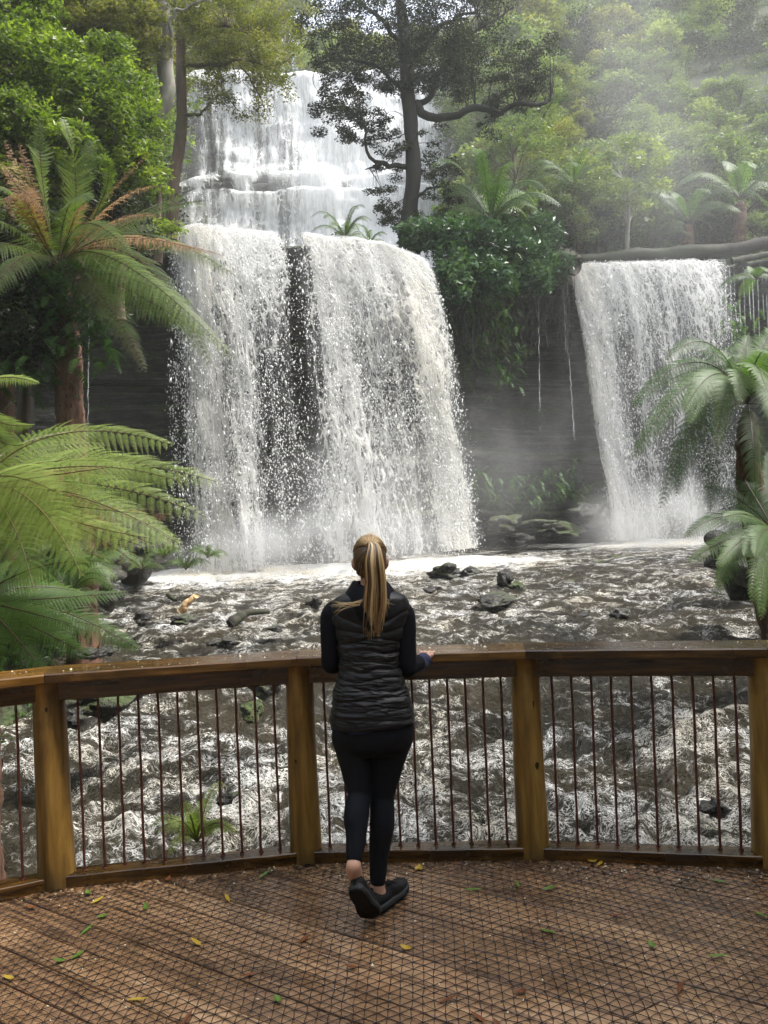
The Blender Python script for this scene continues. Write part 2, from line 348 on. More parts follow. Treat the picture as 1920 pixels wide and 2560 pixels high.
# drops of the bed make white water; calmer dark patch in front of the recess
foam = foam+.07*np.exp(-((RY-14.2)/1.6)**2)-.02*sstep(15.5, 18, RY)*sstep(1, 3, RX)-.16*np.exp(-((RX+3.9)/.9)**2-((RY-6.8)/.9)**2)
foam = foam+.10*sstep(10, 6.5, RY)+.05*sstep(-.5, 2.5, RX)*sstep(9, 6, RY)-.10*sstep(2.2, 4.2, RX-.1*RY)*sstep(14, 8, RY)
h = h+.25*np.exp(-(dF/.6)**2)*(.6+.5*b_)
RZ = wz(RY)+h
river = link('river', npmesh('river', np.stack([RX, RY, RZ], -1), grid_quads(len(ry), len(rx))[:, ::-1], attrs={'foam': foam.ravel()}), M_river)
river['kind'] = 'structure'
def mat_fall(name, lace=4.0, fine=12.0, tint=((.79, .795, .785), (.77, .715, .59)), off=0.0):
    m = M(name); fl = m.attr('flow').node.outputs['Vector']
    vec = m.n('Mapping', Vector=fl, Scale=(1, .42, 1), Location=(off, off, off)).outputs[0]
    wp = m.n('TexNoise', Vector=vec, Scale=2.2, Detail=3, Roughness=.6).outputs['Color']
    wv = m.n('VectorMath', {'operation': 'MULTIPLY_ADD'}); m.put(wv, 0, wp); wv.inputs[1].default_value = (.35, .35, 0); m.put(wv, 2, vec); wv = wv.outputs[0]
    v1 = m.vor(wv, lace, 'DISTANCE_TO_EDGE'); v2 = m.vor(wv, lace*2.1, 'DISTANCE_TO_EDGE')
    web = m.math('MAXIMUM', m.mr(v1, 0, .30, 1, 0), m.math('MULTIPLY', m.mr(v2, 0, .34, 1, 0), .85))
    nf = m.noise(wv, fine, 6, .78, .5); nl = m.noise(m.n('Mapping', Vector=fl, Scale=(2.0, .18, 1)).outputs[0], 2.4, 4, .6)
    h = m.math('ADD', m.math('MULTIPLY', web, .42), m.math('ADD', m.math('MULTIPLY', nf, .80), m.math('MULTIPLY', nl, .42)))
    cov = m.attr('cover')
    al = m.mr(m.math('SUBTRACT', h, m.math('SUBTRACT', 1.28, m.math('MULTIPLY', cov, .70))), -.03, .07, 0, 1, True)
    al = m.math('MULTIPLY', al, m.mr(cov, .02, .16))
    tn_ = m.attr('cream'); c = m.mix(tn_, tint[0], tint[1])
    nb = m.bump(m.math('ADD', h, m.math('MULTIPLY', m.noise(wv, fine*1.6, 3, .7), .5)), 1.0, .16)
    p = m.pbr(Base_Color=c, Roughness=.45, Specular_IOR_Level=.4, Normal=nb)
    t = m.n('BsdfTranslucent', Color=c).outputs[0]
    s = m.n('MixShader', _0=.38, _1=p, _2=t).outputs[0]
    return m.done(m.n('MixShader', _0=al, _1=m.n('BsdfTransparent').outputs[0], _2=s).outputs[0])
M_fall = mat_fall('falling_water'); M_drop = (lambda m: m.done(m.n('MixShader', _0=.35, _1=m.pbr(Base_Color=(.80, .80, .79), Roughness=.3, Specular_IOR_Level=.5), _2=m.n('BsdfTranslucent', Color=(.86, .86, .84)).outputs[0]).outputs[0]))(M('water_drop'))
M_trick = (lambda m: m.done(m.n('MixShader', _0=m.mr(m.noise(m.world((1, 1, .5)), 3, 3), .35, .6, 0, .75), _1=m.n('BsdfTransparent').outputs[0], _2=m.pbr(Base_Color=(.6, .61, .6), Roughness=.35)).outputs[0]))(M('trickling_water'))
def mat_veil(name, sx=5.0, sy=.30, amt=.62):
    m = M(name); fl = m.attr('flow').node.outputs['Vector']
    a = m.noise(m.n('Mapping', Vector=fl, Scale=(sx, sy, 1)).outputs[0], 1.6, 5, .65); b = m.noise(m.n('Mapping', Vector=fl, Scale=(sx*2.2, sy*3.5, 1)).outputs[0], 2.2, 4, .65)
    h = m.math('ADD', m.math('MULTIPLY', a, .6), m.math('MULTIPLY', b, .4))
    al = m.math('MULTIPLY', m.mr(m.math('ADD', h, m.math('MULTIPLY', m.attr('cover'), .34)), .52, .92, 0, 1, True), m.math('MULTIPLY', m.mr(m.attr('cover'), .05, .45), amt))
    s = m.n('MixShader', _0=.4, _1=m.pbr(Base_Color=(.84, .85, .86), Roughness=.7, Specular_IOR_Level=.2), _2=m.n('BsdfTranslucent', Color=(.84, .85, .86)).outputs[0]).outputs[0]
    return m.done(m.n('MixShader', _0=al, _1=m.n('BsdfTransparent').outputs[0], _2=s).outputs[0])
M_veil = mat_veil('water_veil', 8.0, .7, .30); M_veilup = mat_veil('distant_water_veil', 3.2, .22, .8)
M_fallup = mat_fall('distant_falling_water', 2.6, 6.0, off=3.3)
def curtain_pts(T, B, s, t, lift=0.0):
    ks = np.linspace(0, 1, len(T)); T = np.array(T); B = np.array(B)
    top = np.stack([np.interp(s, ks, T[:, i]) for i in range(3)], -1); kb = np.linspace(0, 1, len(B))
    bot = np.stack([np.interp(s, kb, B[:, i]) for i in range(3)], -1)
    P = np.empty(s.shape+(3,)); q = np.sqrt(np.clip(t, 0, 1))
    P[..., 0] = top[..., 0]+(bot[..., 0]-top[..., 0])*q
    P[..., 1] = top[..., 1]+(bot[..., 1]-top[..., 1])*q
    P[..., 2] = top[..., 2]+(bot[..., 2]-.1-top[..., 2])*t
    return P
def waterfall(T, B, prof_x, prof_top, prof_mid, prof_bot, width, name, label, group, seed, ndrop, creamy):
    ns, nt = 260, 300; root = empty(name, B[len(B)//2], label, 'waterfall', group); o0 = np.array(root.location)
    s, t = np.meshgrid(np.linspace(0, 1, ns), np.linspace(-.035, 1, nt))
    def cover(s, t, j=0):
        sj = s+.016*vn(s*7, t*1.6, j, seed)+.012*vn(s*30, t*5, j, seed+1)
        a = np.interp(sj, prof_x, prof_top); b = np.interp(sj, prof_x, prof_mid); c = np.interp(sj, prof_x, prof_bot)
        r = np.where(t < .45, a+(b-a)*np.clip(t/.45, 0, 1), b+(c-b)*np.clip((t-.45)/.55, 0, 1))
        r = r+(.20*vn(s*width*1.5, np.sqrt(t)*1.3, j, seed+6)+.14*vn(s*width*4.6, np.sqrt(t)*3, j, seed+7))*(.45+.55*sstep(.0, .35, t))
        return np.clip(r, 0, 1)*sstep(-.01, .02, s)*sstep(1.01, .98, s)
    for L in range(3):
        tc = np.maximum(t, 0); P = curtain_pts(T, B, s, tc)
        P[..., 1] += np.where(t < 0, -t*18, 0)                # the sheet runs back onto the rim
        P[..., 2] += np.where(t < 0, .02, 0)+.12
        n = fbm(s*width*.55, tc*2.2, L*5, 4, seed+L)
        P[..., 1] -= (.10+.28*np.sqrt(tc))*(.6+n*1.6)*(1+.1*L)-L*.28*(tc**.5)
        P[..., 0] += .12*n*np.sqrt(tc)
        P[..., 2] += .10*fbm(s*width*1.4, 0, L, 3, seed+9)*np.exp(-tc*12)
        cv = (cover(s, tc, L)*(.88-.10*sstep(.1, .5, tc))+.01)*(1-.14*L)
        cr_ = np.interp(s+.03*vn(s*6, tc*2, 2, seed), creamy[0], creamy[1])*(1-.45*tc)
        fl = np.stack([s*width+L*13.7, 9*np.sqrt(tc+.02)*1.0+L*5, np.full(s.shape, L*3.3)], -1).reshape(-1, 3)
        me = npmesh('water_curtain', P.reshape(-1, 3)-o0, grid_quads(nt, ns)[:, ::-1], attrs={'cover': cv.ravel(), 'flow': fl, 'cream': np.clip(cr_, 0, 1).ravel()})
        link('water_curtain', me, M_fall, root)
        if L < 2:
            P[..., 1] -= .14+.25*tc; me = npmesh('water_veil', P.reshape(-1, 3)-o0, grid_quads(nt, ns)[:, ::-1], attrs={'cover': cv.ravel(), 'flow': fl+3.1}); link('water_veil', me, M_veil, root)
    r = np.random.default_rng(seed); k = ndrop*4
    ds = r.uniform(-.015, 1.015, k); dt = r.uniform(0, 1, k)**.8
    pr = cover(ds, dt)*(.35+.65*(vn(ds*width*2.2, np.sqrt(dt)*14, 0, seed+4) > 0))+.04
    ok = r.uniform(0, 1, k) < pr; ds, dt = ds[ok][:ndrop], dt[ok][:ndrop]; n = len(ds)
    P = curtain_pts(T, B, ds, dt); sp = .05+.26*dt
    P[:, 1] -= .3*np.sqrt(dt)+r.normal(0, 1, n)*sp*.7; P[:, 0] += r.normal(0, 1, n)*sp*.25; P[:, 2] += .12+r.normal(0, .1, n)
    a = r.lognormal(0, .5, n)*.0078; el = r.uniform(1, 3.2, n)
    oc = np.array([[1, 0, 0], [0, 1, 0], [-1, 0, 0], [0, -1, 0], [0, 0, 1], [0, 0, -1.0]])
    D = oc[None]*np.stack([a, a, a*el], -1)[:, None]; th = r.normal(0, .35, n); c_, s_ = np.cos(th), np.sin(th)
    D = np.stack([D[..., 0]*c_[:, None]+D[..., 2]*s_[:, None], D[..., 1], -D[..., 0]*s_[:, None]+D[..., 2]*c_[:, None]], -1)
    Vv = (P[:, None]+D-o0).reshape(-1, 3)
    tf = np.array([[0, 1, 4], [1, 2, 4], [2, 3, 4], [3, 0, 4], [1, 0, 5], [2, 1, 5], [3, 2, 5], [0, 3, 5]])
    tri = (np.arange(n)[:, None, None]*6+tf[None]).reshape(-1, 3)
    d = link('flying_drops', npmesh('flying_drops', Vv, None, tri), M_drop, root); d['kind'] = 'stuff'
    return root
px_ = (np.array([428, 470, 500, 560, 590, 640, 700, 732, 748, 790, 805, 850, 900, 950, 985, 1040, 1062])-428)/634.
waterfall(LT, LB, px_,
    [.30, .55, .85, .92, .82, .80, .84, .78, .26, .30, .78, .80, .84, .80, .95, .88, .5],
    [.22, .30, .62, .92, .74, .60, .60, .52, .28, .30, .58, .60, .55, .52, .80, .72, .34],
    [.10, .16, .62, .92, .66, .56, .50, .48, .46, .46, .55, .60, .60, .60, .78, .80, .30],
    8.2, 'waterfall', 'broad lower waterfall pouring over the rock rim straight ahead of the woman', 'lower waterfalls', 11, 46000,
    ([0, .08, .15, .22, .35, .45, .6, .75, .9, 1], [.1, .5, .9, .7, .25, .15, .55, .35, .9, .3]))
px_ = np.array([0, .06, .12, .2, .3, .4, .5, .6, .7, .8, .9, 1])
waterfall(RT, RB, px_,
    [.80, .92, .76, .70, .66, .76, .66, .72, .68, .74, .70, .45],
    [.70, .85, .72, .52, .45, .50, .42, .50, .42, .48, .42, .25],
    [.45, .80, .80, .66, .45, .48, .40, .42, .40, .40, .32, .2],
    7.2, 'waterfall', 'narrower lower waterfall on the right, falling beside the tree fern', 'lower waterfalls', 31, 28000,
    ([0, .1, .2, .5, 1], [.95, .85, .3, .2, .1]))
# upper fall: sheets over the stepped cliff
uroot = empty('waterfall', (-3, 42, 20), 'distant upper waterfall stepping down ledges behind the trees', 'waterfall')
nu, nvv = 420, 330
wx = np.linspace(-12.0, 8.2, nu); up2, _ = rim_path(UP[1:], nvv)
qx, qi = np.meshgrid(wx, np.arange(nvv)); qy = up2[qi, 0]; qz = up2[qi, 1]; edge = np.abs(qx+3)/26; face = sstep(46, 43.5, qy)
uc = np.interp(qx, [-12, -11.3, -10.2, -9.4, -8, -5, -4.4, -3, -.5, 1.5, 3.5, 4.3, 5.0, 6.3, 7.3, 8.2], [.3, .45, .5, .55, .8, .78, .72, .95, 1.0, .9, .8, .5, .25, .75, .7, .1])
uc = uc*(1-.16*sstep(26, 23, qz)*sstep(-1.5, -3, qx))+.22*sstep(20.6, 20, qz)*sstep(19.2, 19.9, qz)+.2*sstep(19, 18.6, qz)*sstep(-4.5, -2, qx)
uc = uc*.84-.04+.12*vn(qx*1.3, (27-qz)*.12, 0, 71)*sstep(26.4, 25.4, qz)+.12*vn(qx*4.6, (27-qz)*.15, 0, 72)*sstep(26.6, 26, qz)
uc = uc+.16*sstep(25.8, 26.6, qz)-.5*np.exp(-((qx+7.9)/.55)**2)*sstep(20.9, 20.2, qz)*sstep(18.0, 19.5, qz)-.5*np.exp(-((qx+5.6)/.5)**2)*sstep(20.9, 20.2, qz)*sstep(18.6, 19.2, qz)-.45*np.exp(-((qx+1.2)/.5)**2)*sstep(20.7, 20.2, qz)*sstep(18.9, 19.3, qz)
for L in range(2):
    vy = qy-7*sstep(.5, 1.0, edge)-1.2*fbm(qx*.18, qz*.3, 0, 3, 21)*face-.55+.22*L-.35*fbm(qx*1.1, qz*.6, L, 3, 50+L)
    vz = qz+.25*vn(qx*.35, 3, 0, 12)*(1+edge)+.18
    fl = np.stack([qx*.75+L*9, (27-qz)*1.1+L*5, np.full(qx.shape, L*7.7)], -1).reshape(-1, 3)
    me = npmesh('water_curtain', np.stack([qx+3, vy-42, vz-20], -1), grid_quads(nvv, nu)[:, ::-1], attrs={'cover': np.clip(uc*(1-.1*L), 0, 1.15).ravel(), 'flow': fl, 'cream': np.zeros(qx.size)})
    link('water_curtain', me, M_fallup, uroot)
    me = npmesh('water_veil', np.stack([qx+3, vy-42.22, vz-20], -1), grid_quads(nvv, nu)[:, ::-1], attrs={'cover': np.clip(uc*1.05, 0, 1.1).ravel(), 'flow': fl}); link('water_veil', me, M_veilup, uroot)
# threads of water dripping over the overhang
def thread(pxs, wid, label, seg=60):
    P = poly([at(*p) for p in pxs], seg); r = wid*(.5+.5*np.abs(vn(np.arange(seg)*.35, 0, 0, int(pxs[0][0]))))
    P = P+np.stack([.012*vn(np.arange(seg)*.5, i, 0, 3) for i in range(3)], -1)
    V, Q, T = tube(P, r, 5); o = MB().add(V, Q, T).build('water_trickle', M_trick, off=P[0], loc=P[0])
    tag(o, label, 'trickle', 'thin trickles over the rock')
thread([(1345, 710, 25.2), (1348, 900, 25.0), (1350, 1075, 24.9)], .014, 'long thin trickle falling down the dark recess between the two lower waterfalls')
thread([(1408, 700, 26.2), (1415, 880, 26.0)], .016, 'short trickle spilling beside the left edge of the right waterfall')
thread([(1422, 880, 25.9), (1436, 1100, 25.6)], .02, 'faint trickle under the small ledge left of the right waterfall')
thread([(224, 705, 19.9), (219, 1090, 19.6)], .014, 'thin trickle in the dark cave behind the tall tree fern')
for i, x in enumerate((1812, 1824, 1835, 1846, 1858, 1871, 1880, 1893, 1905, 1914)):
    P0 = at(x, 668, 26.3); y1 = 830+35*math.sin(i*2.1)
    P = poly([P0, at(x+3, 750, 26.1), at(x+6, y1, 26.0)], 40); V, Q, T = tube(P, .009+.010*np.abs(vn(np.arange(40)*.5, i, 0, 3)), 5)
    tag(MB().add(V, Q, T).build('water_trickle', M_trick, off=P0, loc=P0), 'thin drip thread hanging in the row at the far right end of the rim', 'trickle', 'row of drip threads at the right end of the rim')
# ================================================================== deck and railing
def mat_wetwood(name, cols, sc=1.0, rough=(.22, .6), grime=.4, space='World', along=(1, 14, 14), vs=.4, cw=.2):
    m = M(name)
    vec = m.coord('Object', along)
    g = m.noise(vec, 3*sc, 7, .62, .35); g2 = m.noise(m.coord('Object', (1, 1, 1)), 2.3, 4, .6); g3 = m.noise(m.coord('Object', tuple(a*2 for a in along)), 9*sc, 4, .6)
    var = m.attr('var')
    f = m.math('ADD', m.math('MULTIPLY', g, .8), m.math('MULTIPLY', m.math('SUBTRACT', var, .5), vs))
    c = m.ramp(f, [(.25, cols[0]), (.45, cols[1]), (.62, cols[2])])
    c = m.mix(m.math('MULTIPLY', m.mr(g2, .5, .68), grime), c, tuple(a*.35 for a in cols[0]))
    rg = m.mr(m.noise(m.coord('Object', (1, 1, 1)), 5, 4, .6), .35, .65, *rough)
    return m.done(m.pbr(Base_Color=c, Roughness=rg, Specular_IOR_Level=.5, Normal=m.bump(m.math('ADD', g, m.math('MULTIPLY', g3, .4)), .35, .006), Coat_Weight=cw, Coat_Roughness=.12))
M_deck = mat_wetwood('wet_deck_timber', ((.12, .062, .030), (.37, .212, .105), (.61, .40, .23)), 1, (.14, .5), .5, vs=.14, cw=.32)
M_rail = mat_wetwood('wet_rail_timber', ((.03, .013, .003), (.13, .060, .010), (.30, .155, .03)), 1, (.10, .35), .6)
M_post = mat_wetwood('round_post_timber', ((.06, .030, .007), (.26, .145, .030), (.46, .29, .075)), .8, (.3, .6), .65, along=(7, 7, .8))
M_bar = mat_simple('rusty_brown_steel', (.10, .030, .022), .45, .5, 40, .5, .5, .003)
M_wire = mat_simple('dark_wire', (.014, .012, .014), .6, .3, 30, .4, .2, .001)
PO = np.array([(-3.9, 2.2), (-2.78, 3.16), (-1.625, 3.655), (-.455, 3.815), (.655, 3.755), (1.72, 3.56), (2.8, 3.15), (3.9, 2.4)])
def yedge(x): return np.interp(x, PO[:, 0], PO[:, 1])
bd = np.array([math.cos(R(-31)), math.sin(R(-31))]); bn = np.array([-bd[1], bd[0]])
deck = MB(); PIT = .141; BW = .1345
for i in range(-22, 34):
    c0 = i*PIT+.078; off = [c0-BW/2, c0+BW/2]; ends = []
    for o_ in off:
        ts = np.linspace(-7, 7, 2801); P = bn[None]*o_+bd[None]*ts[:, None]
        ins = (P[:, 1] < yedge(P[:, 0])+.10) & (P[:, 0] > -4.2) & (P[:, 0] < 4.2) & (P[:, 1] > -1.2)
        if not ins.any(): ends = []; break
        ends.append((ts[ins][0], ts[ins][-1]))
    if len(ends) < 2: continue
    # boards meet over a joist at a staggered butt joint
    cuts = [0, rng.uniform(.3, .7), 1]
    for a, b in zip(cuts[:-1], cuts[1:]):
        (s0, e0), (s1, e1) = ends; q = [s0+(e0-s0)*a+.002, s0+(e0-s0)*b-.002, s1+(e1-s1)*b-.002, s1+(e1-s1)*a+.002]
        dz = rng.normal(0, .0012); vv = rng.uniform(.1, .9); e = .004
        top = [bn*off[0]+bd*q[0], bn*off[0]+bd*q[1], bn*off[1]+bd*q[2], bn*off[1]+bd*q[3]]; cen = sum(top)/4
        V = [(*p, -.045+dz) for p in top]+[(*p, -.004+dz) for p in top]+[(*(p+np.sign([np.dot(cen-p, bn)])[0]*bn*e), dz) for p in top]
        Q = [(0, 3, 2, 1), (8, 9, 10, 11)]
        for k0 in (0, 4):
            for j in range(4): Q.append((k0+j, k0+(j+1) % 4, k0+4+(j+1) % 4, k0+4+j))
        deck.add(V, Q, var=vv)
me = deck.mesh('viewing_deck', False)
ca, sa = math.cos(R(31)), math.sin(R(31))       # store in a frame whose x runs along the boards
co = np.empty(len(me.vertices)*3, np.float32); me.vertices.foreach_get('co', co); co = co.reshape(-1, 3)
co2 = co.copy(); co2[:, 0] = co[:, 0]*ca-co[:, 1]*sa; co2[:, 1] = co[:, 0]*sa+co[:, 1]*ca
me.vertices.foreach_set('co', co2.ravel()); me.update()
dk = link('viewing_deck', me, M_deck); dk.rotation_euler = (0, 0, R(-31)); dk['kind'] = 'structure'
# joists and grime under the boards
sub = MB()
for i in range(-9, 10):
    o_ = i*.45; ts = np.linspace(-6, 6, 1201); P = bd[None]*o_+bn[None]*ts[:, None]
    ins = (P[:, 1] < yedge(P[:, 0])+.02) & (P[:, 1] > -1.2) & (abs(P[:, 0]) < 4.2)
    if not ins.any(): continue
    a, b = ts[ins][0], ts[ins][-1]
    c4 = [bd*(o_+dx_)+bn*t_ for dx_, t_ in ((-.03, a), (.03, a), (.03, b), (-.03, b))]
    sub.add([(*p, -.2) for p in c4]+[(*p, -.047) for p in c4], [(0, 3, 2, 1), (4, 5, 6, 7), (0, 1, 5, 4), (1, 2, 6, 5), (2, 3, 7, 6), (3, 0, 4, 7)], var=.1)
sub.build('deck_joists', M_deck, smooth=False)['kind'] = 'structure'
# woven wire netting laid over the boards: three families of twisted wires
wire = MB(); sp = .0455
ang = [R(87), R(87+60), R(87-60)]; e1 = np.array([math.cos(ang[0]), math.sin(ang[0])]); e2 = np.array([math.cos(ang[2]), math.sin(ang[2])])
NN = 160; ii, jj = np.meshgrid(np.arange(-NN, NN), np.arange(-NN, NN), indexing='ij')
NP = ii[..., None]*sp*e1+jj[..., None]*sp*e2+np.array([0, 1.5])
NP = NP+.006*np.stack([vn(NP[..., 0]*3, NP[..., 1]*3, 0, 1), vn(NP[..., 0]*3, NP[..., 1]*3, 0, 2)], -1)+rng.normal(0, .0022, NP.shape)
inside = (NP[..., 1] < yedge(NP[..., 0])-.10) & (NP[..., 1] > .9) & (np.abs(NP[..., 0]) < 3.0)
NZ = .0035+np.abs(rng.normal(0, .001, NP.shape[:2]))+.006*np.clip(vn(NP[..., 0]*2.5, NP[..., 1]*2.5, 0, 15), 0, 1)**2; NPz = np.concatenate([NP, NZ[..., None]], -1)
def wires(A, B, ok):
    A, B = A[ok], B[ok]; n = len(A); d = norm(B-A); s = np.cross(d, [0, 0, 1.]); r0 = .00115
    mid = (A+B)/2+s*rng.normal(0, .0012, (n, 1))+np.array([0, 0, .001])
    V = []
    for P in (A, mid, B):
        V += [P+s*r0*1.1, P+np.array([0, 0, r0*1.5]), P-s*r0*1.1, P-np.array([0, 0, r0])]
    V = np.stack(V, 1).reshape(-1, 3); b = np.arange(n)[:, None, None]*12
    q = np.array([[k*4+j, k*4+(j+1) % 4, k*4+4+(j+1) % 4, k*4+4+j] for k in (0, 1) for j in range(4)])
    wire.add(V, (b+q[None]).reshape(-1, 4))
wires(NPz[:-1], NPz[1:], inside[:-1] & inside[1:])
wires(NPz[:, :-1], NPz[:, 1:], inside[:, :-1] & inside[:, 1:])
wires(NPz[1:, :-1], NPz[:-1, 1:], inside[1:, :-1] & inside[:-1, 1:])
K = NPz[inside]; n = len(K); oc = np.array([[1, 0, 0], [0, 1, 0], [-1, 0, 0], [0, -1, 0], [0, 0, .9], [0, 0, -.5]])*.0026
tf = np.array([[0, 1, 4], [1, 2, 4], [2, 3, 4], [3, 0, 4]])
wire.add((K[:, None]+oc[None]*rng.uniform(.7, 1.2, (n, 1, 1))).reshape(-1, 3), None, (np.arange(n)[:, None, None]*6+tf[None]).reshape(-1, 3))
tag(wire.build('wire_netting', M_wire), 'dark anti-slip wire netting laid flat over the wet brown deck boards', 'wire netting')
# railing
rail = empty('railing', (0, 3.7, 0), 'brown timber railing with round log posts and thin rusty bars around the deck', 'railing')
RO = np.array([0, 3.7, 0])
def box_between(a, b, w0, w1, z0, z1, a_n=None, b_n=None, bev=.004, var=.5):
    # a,b: plan points; w0,w1: offsets to front (towards the deck) and back; ends are mitred along a_n/b_n
    a, b = np.array(a, float), np.array(b, float); d = norm(b-a); nn = np.array([-d[1], d[0]])
    def P(p, m_, w_): return p+m_*w_/max(.3, np.dot(m_, nn))
    an = nn if a_n is None else a_n; bn_ = nn if b_n is None else b_n
    N = 24; prof = [(w0, z0+bev), (w0, z1-bev), (w0+bev, z1), (w1-bev, z1), (w1, z1-bev), (w1, z0+bev), (w1-bev, z0), (w0+bev, z0)]
    V = []
    for i in range(N):
        t = i/(N-1)
        for (w_, z_) in prof:
            p = P(a, an, w_)*(1-t)+P(b, bn_, w_)*t; V.append((*p, z_+.0012*vn(t*9, w_*30, z_*20, 4)))
    Q = grid_quads(N, 8, True)[:, ::-1]
    mb = MB(); mb.add(V, Q, var=var)
    k = (N-1)*8; mb.Q.append(np.array([(0, 1, 2, 3), (0, 3, 4, 7), (4, 5, 6, 7)])[:, ::-1]); mb.mq.append(np.zeros(3))
    mb.Q.append(np.array([(k, k+1, k+2, k+3), (k, k+3, k+4, k+7), (k+4, k+5, k+6, k+7)])); mb.mq.append(np.zeros(3))
    return mb
def put_along(mb, name, mat, a, b):
    # object frame with x along the timber, so that the grain follows it
    a3 = np.array([a[0], a[1], 0.]); th = math.atan2(b[1]-a[1], b[0]-a[0]); c, s = math.cos(th), math.sin(th)
    V = np.concatenate(mb.V)-a3; V2 = V.copy(); V2[:, 0] = V[:, 0]*c+V[:, 1]*s; V2[:, 1] = -V[:, 0]*s+V[:, 1]*c
    mb.V = [V2]; o = mb.build(name, mat, rail, smooth=False); o.location = tuple(a3-RO); o.rotation_euler = (0, 0, th); return o
segd = norm(np.diff(PO, axis=0)); segn = np.stack([-segd[:, 1], segd[:, 0]], -1)
for i in range(len(PO)-1):
    an = norm(segn[i]+segn[max(i-1, 0)]); bn2 = norm(segn[i]+segn[min(i+1, len(segn)-1)])
    a, b = PO[i]+segd[i]*.0015, PO[i+1]-segd[i]*.0015
    put_along(box_between(a, b, -.125, .095, .975, 1.02, an, bn2, .006, var=[.35, .6, .45, .65, .3, .5, .5][i]), 'cap_rail', M_rail, a, b)
    a2, b2 = PO[i]+segd[i]*.05, PO[i+1]-segd[i]*.05
    put_along(box_between(a2, b2, -.045, .05, .877, .9735, None, None, .005, var=.35), 'top_rail', M_rail, a2, b2)
    put_along(box_between(a2, b2, -.062, .035, -.002, .058, None, None, .004, var=.3), 'bottom_rail', M_rail, a2, b2)
for i, p in enumerate(PO):
    H = np.linspace(-1.3, .972, 40); rad = np.interp(H, [-1.3, 0, .5, .972], [.082, .080, .073, .068])*(1+.02*vn(H*3, i, 0, 5))
    if i == 2: rad = rad*1.05
    P = np.stack([p[0]+.004*vn(H*2, i, 0, 6), p[1]+.004*vn(H*2, i, 9, 6), H], -1); V, Q, T = tube(P, rad, 28)
    o = MB().add(V-np.array([p[0], p[1], 0]), Q, T, var=[.5, .5, .42, .52, .6, .7, .5, .5][i]).build('post', M_post, rail); o.location = tuple(np.array([p[0], p[1], 0])-RO)
bars = {1: 10, 2: 11, 3: 11, 4: 10, 5: 10}
bar_me = None
for i, nb in bars.items():
    for j in range(nb):
        f = (j+1)/(nb+1); q = PO[i]+(PO[i+1]-PO[i])*(f*.94+.03)
        if bar_me is None:
            H = np.linspace(.03, .89, 26); V, Q, T = tube(np.stack([.0012*vn(H*9, 1, 0, 2), .0012*vn(H*9, 4, 0, 2), H], -1), .0062+.0006*np.sin(H*260), 8)
            for zc in (.062,): 
                V2, Q2, T2 = tube([(0, 0, zc-.004), (0, 0, zc+.004)], .011, 8)
            bar_me = MB().add(V, Q, T).add(V2, Q2, T2).mesh('bar'); bar_me.materials.append(M_bar)
        o = bpy.data.objects.new('bar', bar_me); COL.objects.link(o); o.parent = rail; o.location = (q[0]-RO[0], q[1]-RO[1], 0); o.rotation_euler = (0, 0, rng.uniform(0, 6))
# knot and cracks on the posts
M_knot = mat_simple('dark_knot', (.03, .015, .006), .6, .4, 60, .4, .5, .002)
def knot(px, py, i, r, el=1.3):
    p = PO[i]; D0 = at(px, py, p[1]-.08); 
    V, Q, T = [], [], []
    th = math.atan2(D0[0]-p[0], .075); c = np.array([p[0]+math.sin(th)*.0735, p[1]-math.cos(th)*.0735, D0[2]])
    n_ = 14; ring = [(c[0]+math.cos(th)*r*math.cos(a)*.8, c[1]+math.sin(th)*r*math.cos(a)*.8-.003, c[2]+r*el*math.sin(a)*(1+.2*math.sin(3*a))) for a in np.linspace(0, 2*math.pi, n_, endpoint=False)]
    V = [(c[0], c[1]-.006, c[2])]+ring; T = [(0, j+1, (j+1) % n_+1) for j in range(n_)]
    o = MB().add(V, None, T).build('knot', M_knot, rail, off=RO)
knot(1345, 1915, 4, .014); knot(1335, 1760, 4, .006, 3); knot(115, 1775, 2, .009); knot(738, 1905, 3, .008)
# ------------------------------------------------------------------ fallen leaves and flecks
leafm = []
for nm, stops in (('green_leaf', [(.2, (.08, .16, .02)), (.8, (.17, .26, .05))]), ('yellow_leaf', [(.2, (.45, .28, .02)), (.8, (.55, .42, .08))]), ('brown_leaf', [(.2, (.12, .04, .015)), (.8, (.30, .12, .05))])):
    leafm.append(mat_foliage(nm, stops, .15, .3))
def leaf_mesh(kind, L, wd, curl):
    t = np.linspace(0, 1, 9); w_ = wd*np.sin(np.pi*np.clip(t*.97+.02, 0, 1))**.8*(1-.3*t)
    V = []
    for a, b in zip(t, w_):
        for s_ in (-1, -.5, 0, .5, 1): V.append((a*L-L/2, s_*b, curl*((2*a-1)**2)*.5+abs(s_)*b*.35))
    me = npmesh('leaf', V, grid_quads(9, 5), attrs={'var': np.full(45, .5)}); me.materials.append(leafm[kind]); return me
LM = [[leaf_mesh(k_, l_, w_, c_) for l_, w_, c_ in ((.066, .012, .010), (.05, .015, .018), (.082, .010, .008))] for k_ in range(3)]
def ground_px(sx, sy, h=.007):
    dx, dy = sx-960., sy-1280.; u = dx*cr-dy*sr; v = dx*sr+dy*cr; D = (CH-h)*F/v; return np.array([u*D/F, D, h])
